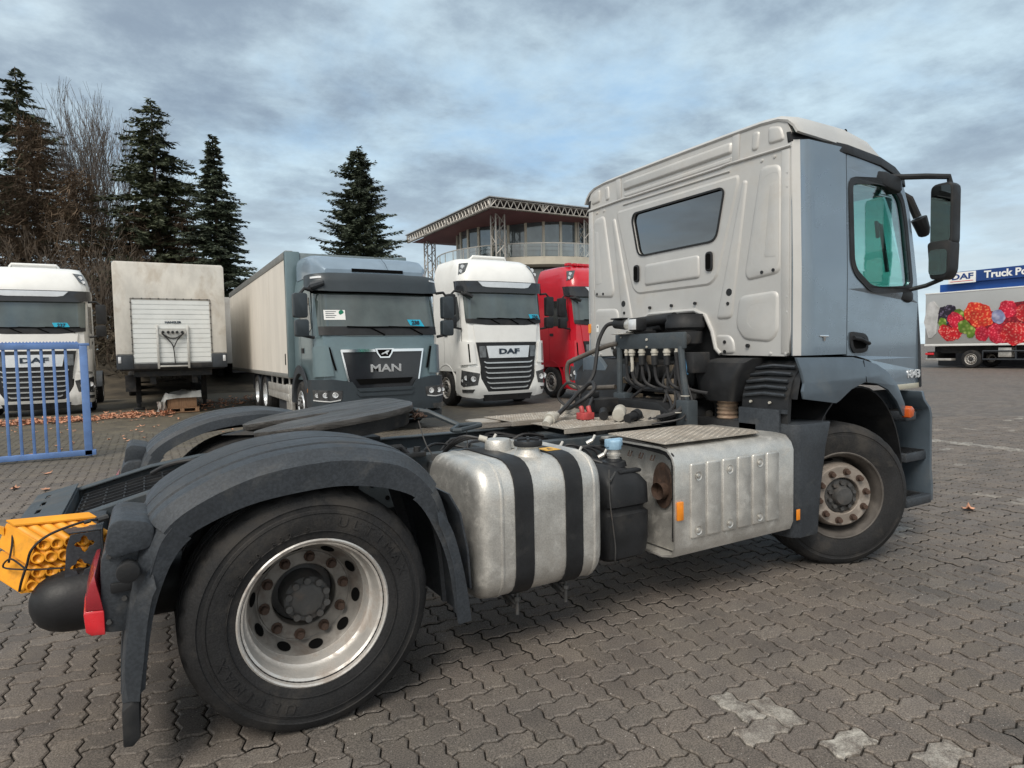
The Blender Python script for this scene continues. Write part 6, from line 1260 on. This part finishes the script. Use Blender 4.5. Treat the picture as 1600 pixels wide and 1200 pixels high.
# ---- engine and air intake seen below the back wall
m = M(); m.prism(rpoly([(-.42, .95), (.34, .95), (.34, 1.05), (.20, 1.12), (-.30, 1.11), (-.42, 1.04)], .04, 3), 'x', 2.68, 3.6); m.prism(rpoly([(-.35, 1.2), (.3, 1.2), (.3, 1.42), (-.35, 1.40)], .05, 3), 'x', 3.0, 3.6); m.build('engine_cover', blackpl, T, bev=.02)
m = M(); rg = random.Random(12)
for k in range(90):
    x, y, z = rg.uniform(2.5, 3.15), rg.uniform(-.48, .42), rg.uniform(.72, 1.68); a, b, c_ = rg.uniform(.03, .09), rg.uniform(.03, .10), rg.uniform(.02, .08)
    if z > .95 and x < 2.86: continue
    m.box(x - a, x + a, y - b, y + b, z - c_, z + c_) if k % 2 else m.cyl((x - a, y, z), (x + a, y + rg.uniform(-.1, .1), z), c_, 10)
m.box(2.95, 3.7, -.95, .95, .62, 1.0); m.box(3.2, 3.9, -.62, .62, .55, 1.33); m.build('engine', blacksteel, T, bev=.008)
m = M(); m.lathe([(.13, 1.64), (.15, 1.66), (.15, 1.70), (.14, 1.715), (.14, 1.76)], c=(3.02, -.24, 0), ax='z', n=20); m.lathe([(.10, 1.52), (.12, 1.54), (.12, 1.63)], c=(3.0, -.27, 0), ax='z', n=20); m.cyl((3.0, .28, 1.72), (3.0, -.15, 1.74), .045, 12); m.cyl((3.02, .30, 1.66), (3.02, 0, 1.68), .035, 12); m.build('intake_duct', blackpl, T)
m_tan = mat('dusty_casting', (.19, .155, .115), .8, .1, .35, 9, .3, 50); m = M(); rg = random.Random(31)
for k in range(16):
    x, y, z = rg.uniform(2.80, 2.94), rg.uniform(-.46, .30), rg.uniform(1.0, 1.42); a, b, c_ = rg.uniform(.015, .04), rg.uniform(.02, .06), rg.uniform(.015, .04); m.box(x - a, x + a, y - b, y + b, z - c_, z + c_) if k % 3 else m.cyl((x, y - b, z), (x, y + b, z + .02), c_, 10)
m.each('casting', m_tan, T, bev=.006)
for k in range(9):
    y = rg.uniform(-.44, .3); m = M(); m.tube([(2.83, y, 1.40), (2.80, y + rg.uniform(-.1, .1), 1.25), (2.76, y + rg.uniform(-.15, .15), 1.10), (2.66, y + rg.uniform(-.2, .2), 1.02), (2.5, y, .98)], rg.uniform(.007, .017), 7, smooth=5); m.build('engine_hose', rubberhose, T)
m = M(); r_ = []
for z, x0, x1, y0, y1 in ((1.43, 3.0, 3.26, -.55, -.86), (1.40, 2.93, 3.26, -.44, -.85), (1.30, 2.90, 3.26, -.44, -.82), (1.20, 2.91, 3.24, -.46, -.79), (1.13, 2.94, 3.22, -.50, -.76)): r_.append([V((u, v, z)) for u, v in rrect(x0, x1, y1, y0, .05, 4)])
m.loft(r_); m.build('air_filter_box', blackpl, T, sm=40, bev=.0)
m = M(); pf = []
for k in range(11): z = 1.15 - k * .016; pf += [(.075 if k % 2 else .066, z)]
m.lathe(pf + [(.07, .90), (.07, .80)], c=(3.05, -.62, 0), ax='z', n=22); m.build('exhaust_bellows', mat('hot_steel', (.40, .30, .22), .5, .6, .2, 12, .1, 60, (.2, .12, .08), .4, 6), T, sm=40)
m = M(); m.box(2.78, 2.98, -.98, -.40, .78, .90); m.box(2.70, 2.80, -.58, -.46, .95, 1.14); m.box(2.72, 2.82, .12, .26, .95, 1.16); m.each('support_bracket', framepaint, T, bev=.01)
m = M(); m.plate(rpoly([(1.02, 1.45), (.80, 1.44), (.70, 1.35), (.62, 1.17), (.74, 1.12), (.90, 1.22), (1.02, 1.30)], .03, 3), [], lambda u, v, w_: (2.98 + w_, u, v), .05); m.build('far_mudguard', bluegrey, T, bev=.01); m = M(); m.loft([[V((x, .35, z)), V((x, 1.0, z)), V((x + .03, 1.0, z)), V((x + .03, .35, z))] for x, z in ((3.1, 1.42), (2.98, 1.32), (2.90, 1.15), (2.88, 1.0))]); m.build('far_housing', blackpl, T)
# ---- air line stand behind the cab
m = M(); m.box(2.735, 2.765, -.51, .245, 1.505, 1.622); stn = m.build('line_bracket', framepaint, T, bev=.006)
m = M(); m.tube([(2.745, .20, 1.52), (2.745, .205, 1.1), (2.76, .19, .95)], .024, 10); m.tube([(2.745, -.47, 1.52), (2.75, -.49, 1.3), (2.76, -.53, 1.05), (2.76, -.53, .95)], .024, 10); m.each('bracket_post', framepaint, T)
m = M(); m.cyl((2.727, .17, 1.60), (2.735, .17, 1.60), .006, 8); m.cyl((2.727, -.13, 1.575), (2.735, -.13, 1.575), .01, 8); m.cyl((2.727, -.13, 1.52), (2.735, -.13, 1.52), .008, 8); m.each('bracket_hole', whitepl, stn)
m = M(); m.tube([(2.745, .22, 1.55), (2.72, .35, 1.53), (2.62, .66, 1.42), (2.6, .72, 1.38), (2.6, .73, 1.28), (2.61, .70, 1.21), (2.66, .62, 1.18), (2.745, .26, 1.20)], .020, 10, smooth=4); m.build('guard_rail', mat('brown_grey_tube', (.13, .115, .10), .5, .3, .2, 10), T)
for k, y in enumerate((.12, .055, -.06, -.20, -.33, -.43)):
    big = k in (1, 2, 3, 4); m = M(); m.cyl((2.745, y, 1.505), (2.745, y, 1.455), .024 if big else .014, 12); m.cyl((2.745, y, 1.49), (2.745, y, 1.475), .03 if big else .018, 12); cpl = m.build('line_coupling', whitepl, T, sm=30)
    m = M(); m.cyl((2.745, y, 1.455), (2.745, y - .005, 1.385 if k != 1 else 1.33), .026 if k in (2, 3, 4) else .014, 12); m.build('coupling_grip', whitepl if k == 1 else blackpl, cpl)
    m = M(); m.tube([(2.745, y, 1.40), (2.748, y - .01, 1.30), (2.76, y - .04, 1.24), (2.80, y - .11, 1.205), (2.84, y - .2, 1.19)], .012 if k != 1 else .015, 8, smooth=5); m.build('line_hose', rubberhose, T)
m = M(); m.tube([(2.77, .16, 1.28), (2.79, .05, 1.21), (2.81, -.15, 1.195), (2.80, -.36, 1.19), (2.77, -.44, 1.15), (2.72, -.46, 1.05), (2.62, -.40, 1.0)], .022, 8, smooth=5); m.tube([(2.74, -.43, 1.48), (2.75, -.45, 1.30), (2.74, -.50, 1.15), (2.68, -.50, 1.06), (2.56, -.42, 1.02)], .017, 8, smooth=5); m.tube([(2.74, -.45, 1.46), (2.76, -.50, 1.28), (2.76, -.56, 1.12), (2.70, -.56, 1.0)], .010, 6, smooth=5); m.build('line_hose', rubberhose, T)
m = M()
for p, q in (((2.735, -.52, 1.17), .03), ((2.68, -.50, 1.055), .026)): m.lathe([(q, -.004), (q + .003, 0), (q, .004)], c=p, ax='z', n=14)
m.each('cable_tie', whitepl, T); m = M(); m.tube([(2.77, -.47, 1.47), (2.78, -.485, 1.38), (2.79, -.49, 1.32)], .006, 6); m.build('blue_line', mat('blue_line', (.06, .22, .42), .5), T)
# electric socket, work lamp, big cable to the plugs on the deck
m = M(); m.box(2.66, 2.90, .06, .20, 1.622, 1.634); m.build('lamp_shelf', alu, T, bev=.003); m = M(); m.box(2.70, 2.80, -.06, .045, 1.645, 1.745); wl = m.build('work_lamp', blackpl, T, bev=.012); m = M(); m.box(2.6975, 2.6995, -.05, .038, 1.655, 1.735); m.build('lamp_lens', m_lampin, wl, bev=.003)
m = M(); m.box(2.74, 2.82, .05, .10, 1.64, 1.75); m.cyl((2.78, .10, 1.70), (2.78, .16, 1.70), .04, 14); m.build('socket', alu, T, bev=.006); m = M(); m.cyl((2.775, .15, 1.70), (2.76, .27, 1.715), .042, 14); m.box(2.73, 2.82, .16, .30, 1.745, 1.757); m.build('plug', blackpl, T, bev=.006)
m = M(); m.tube([(2.765, .26, 1.715), (2.74, .36, 1.70), (2.69, .40, 1.58), (2.66, .395, 1.45), (2.62, .39, 1.30), (2.52, .41, 1.17), (2.40, .43, 1.08), (2.30, .30, 1.05), (2.33, .15, 1.12), (2.42, .12, 1.20), (2.46, .2, 1.25), (2.40, .28, 1.18), (2.2, .18, 1.08), (1.98, -.02, 1.045)], .017, 8, smooth=7); m.tube([(2.42, .45, 1.03), (2.38, .55, 1.12), (2.40, .45, 1.24), (2.45, .36, 1.20), (2.42, .30, 1.05)], .011, 8, smooth=6); m.tube([(2.5, .3, 1.02), (2.45, .2, 1.10), (2.35, .05, 1.14), (2.25, -.02, 1.06)], .012, 8, smooth=6); m.each('coiled_cable', rubberhose, T)
m = M(); m.cyl((1.98, -.02, 1.045), (1.90, -.07, 1.04), [.022][0], 12, .028); m.cyl((1.90, -.07, 1.04), (1.86, -.10, 1.03), .042, 16); m.cyl((1.86, -.10, 1.03), (1.80, -.15, 1.0), .030, 14); m.build('white_plug', whitepl, T, sm=35)
m = M(); m.box(2.14, 2.24, -.12, -.03, 1.005, 1.055); m.cyl((2.17, -.07, 1.05), (2.17, -.05, 1.10), .018, 10); m.cyl((2.22, -.09, 1.05), (2.22, -.07, 1.10), .018, 10); m.build('red_coupling', mat('red_plastic', (.42, .06, .06), .5, 0, .2, 20), T, bev=.01)
m = M(); m.cyl((2.26, -.20, 1.035), (2.33, -.11, 1.055), .033, 14); m.build('grey_plug', blackpl, T); m = M(); m.cyl((2.28, -.34, 1.05), (2.38, -.24, 1.07), .045, 16); m.build('white_plug', whitepl, T, bev=.003); m = M(); m.cyl((2.31, -.395, 1.03), (2.40, -.37, 1.04), .030, 14); m.cyl((2.40, -.37, 1.04), (2.44, -.36, 1.05), .04, 14); m.build('black_plug', blackpl, T)
m = M(); m.box(2.45, 2.70, .15, .42, 1.01, 1.12); m.box(2.52, 2.6, .28, .36, 1.12, 1.17); m.build('valve_box', blacksteel, T, bev=.01)
# ---- yellow wheel chocks strapped into the holder
def chock(label, top):
    o = thing('wheel_chock', label, 'wheel chock', (-.925, -.745, .797) if top else (-.948, -.74, .690)); a = V((-.65, .60, .42)).normalized(); rx = V((1, 0, -.03)); cz = V((-.24, 0, -1.0)); r_ = .0212; Ln = .15
    m_in = mat('chock_inside_shade', (.30, .13, .015), .7)  # darker copy of the yellow; shade inside the tubes put into colour
    def pos(i, j): return rx * (.0425 * i) + cz * (.050 * j)
    k0 = 0
    for j in (0, 1):
        for i in range(6):
            c = pos(i - .22 * j, j); rings = [[c + V((rr * math.cos(t), 0, rr * math.sin(t))) + a * tt for t in [6.283 * k / 16 for k in range(16)]] for rr, tt in ((r_ * .78, .06), (r_ * .78, 0.), (r_, 0.), (r_, Ln))]
            m = M(); m.loft(rings, cap=False); m.cur = 1; m.add(rings[0], [tuple(range(16))]); m.build('tube', (yellow, m_in), o, sm=40)
    m = M()
    for i in range(5): m.tube([pos(i + .1, .1) + a * .012, pos(i + .6, .9) + a * .012], .0035, 4); m.tube([pos(i + .9, .1) + a * .012, pos(i + .4, .9) + a * .012], .0035, 4)
    m.build('web', yellow, o); m = M(); m.add([pos(-.5, -.1) + a * .07, pos(5.4, -.1) + a * .07, pos(5.1, 1.1) + a * .07, pos(-.7, 1.1) + a * .07], [(0, 1, 2, 3)]); m.build('back_web', m_in, o, sm=0, solid=.004)  # backing sheet closes the gaps, in the same shaded colour
    m = M(); p0, p1 = pos(-.72, -.36), pos(-.95, 1.36); q = V((.006, 0, 0)); m.loft([[p0, p0 + q, p1 + q, p1], [p0 + a * Ln, p0 + q + a * Ln, p1 + q + a * Ln, p1 + a * Ln]]); m.build('end_plate', yellow, o, sm=0)
    jj = -.52 if top else 1.45; p0, p1 = pos(-.75 if top else -.95, jj), pos(5.6, jj); q = V((0, 0, .006)); m = M(); L0 = a * (Ln * .72 if top else 0); m.loft([[p0 + L0, p1 + L0, p1 + q + L0, p0 + q + L0], [p0 + a * Ln, p1 + a * Ln, p1 + q + a * Ln, p0 + q + a * Ln]]); m.build('base_plate', yellow, o, sm=0)
    m = M(); e = pos(-.9, .4 if top else 1.0) + a * Ln * .9; up = V((0, 0, .03 if top else -.03)); d = V((-.07, .04, .015 if top else .03)); q = V((0, .02, 0)); m.loft([[e, e + up, e + up + q, e + q], [e + d + up * .4, e + d + up * 1.2, e + d + up * 1.2 + q, e + d + up * .4 + q]]); m.build('grip', yellow, o, sm=0)
    return o
ck = chock('upper of two yellow honeycomb wheel chocks strapped to the frame end', True); chock('lower of two yellow honeycomb wheel chocks strapped to the frame end', False)
m = M(); m.tube([(-.74, -.72, .865), (-.80, -.76, .87), (-.90, -.79, .845), (-.955, -.80, .80), (-.975, -.79, .74), (-.995, -.78, .68), (-1.01, -.74, .63)], .005, 6, smooth=5); m.tube([(-.975, -.80, .725), (-1.03, -.74, .76), (-1.06, -.70, .72), (-.98, -.78, .72), (-.93, -.79, .715), (-.86, -.80, .71)], .0035, 5, smooth=5); m.tube([(-1.03, -.66, .86), (-1.03, -.70, .80), (-1.04, -.72, .74)], .004, 5, smooth=4); m.build('chock_strap', blackpl, T)
m = M(); m.cyl((-.75, -.72, .862), (-.715, -.70, .865), .014, 8); m.cyl((-.79, -.76, .868), (-.77, -.75, .87), .008, 6); m.build('strap_hook', hubdark, T)
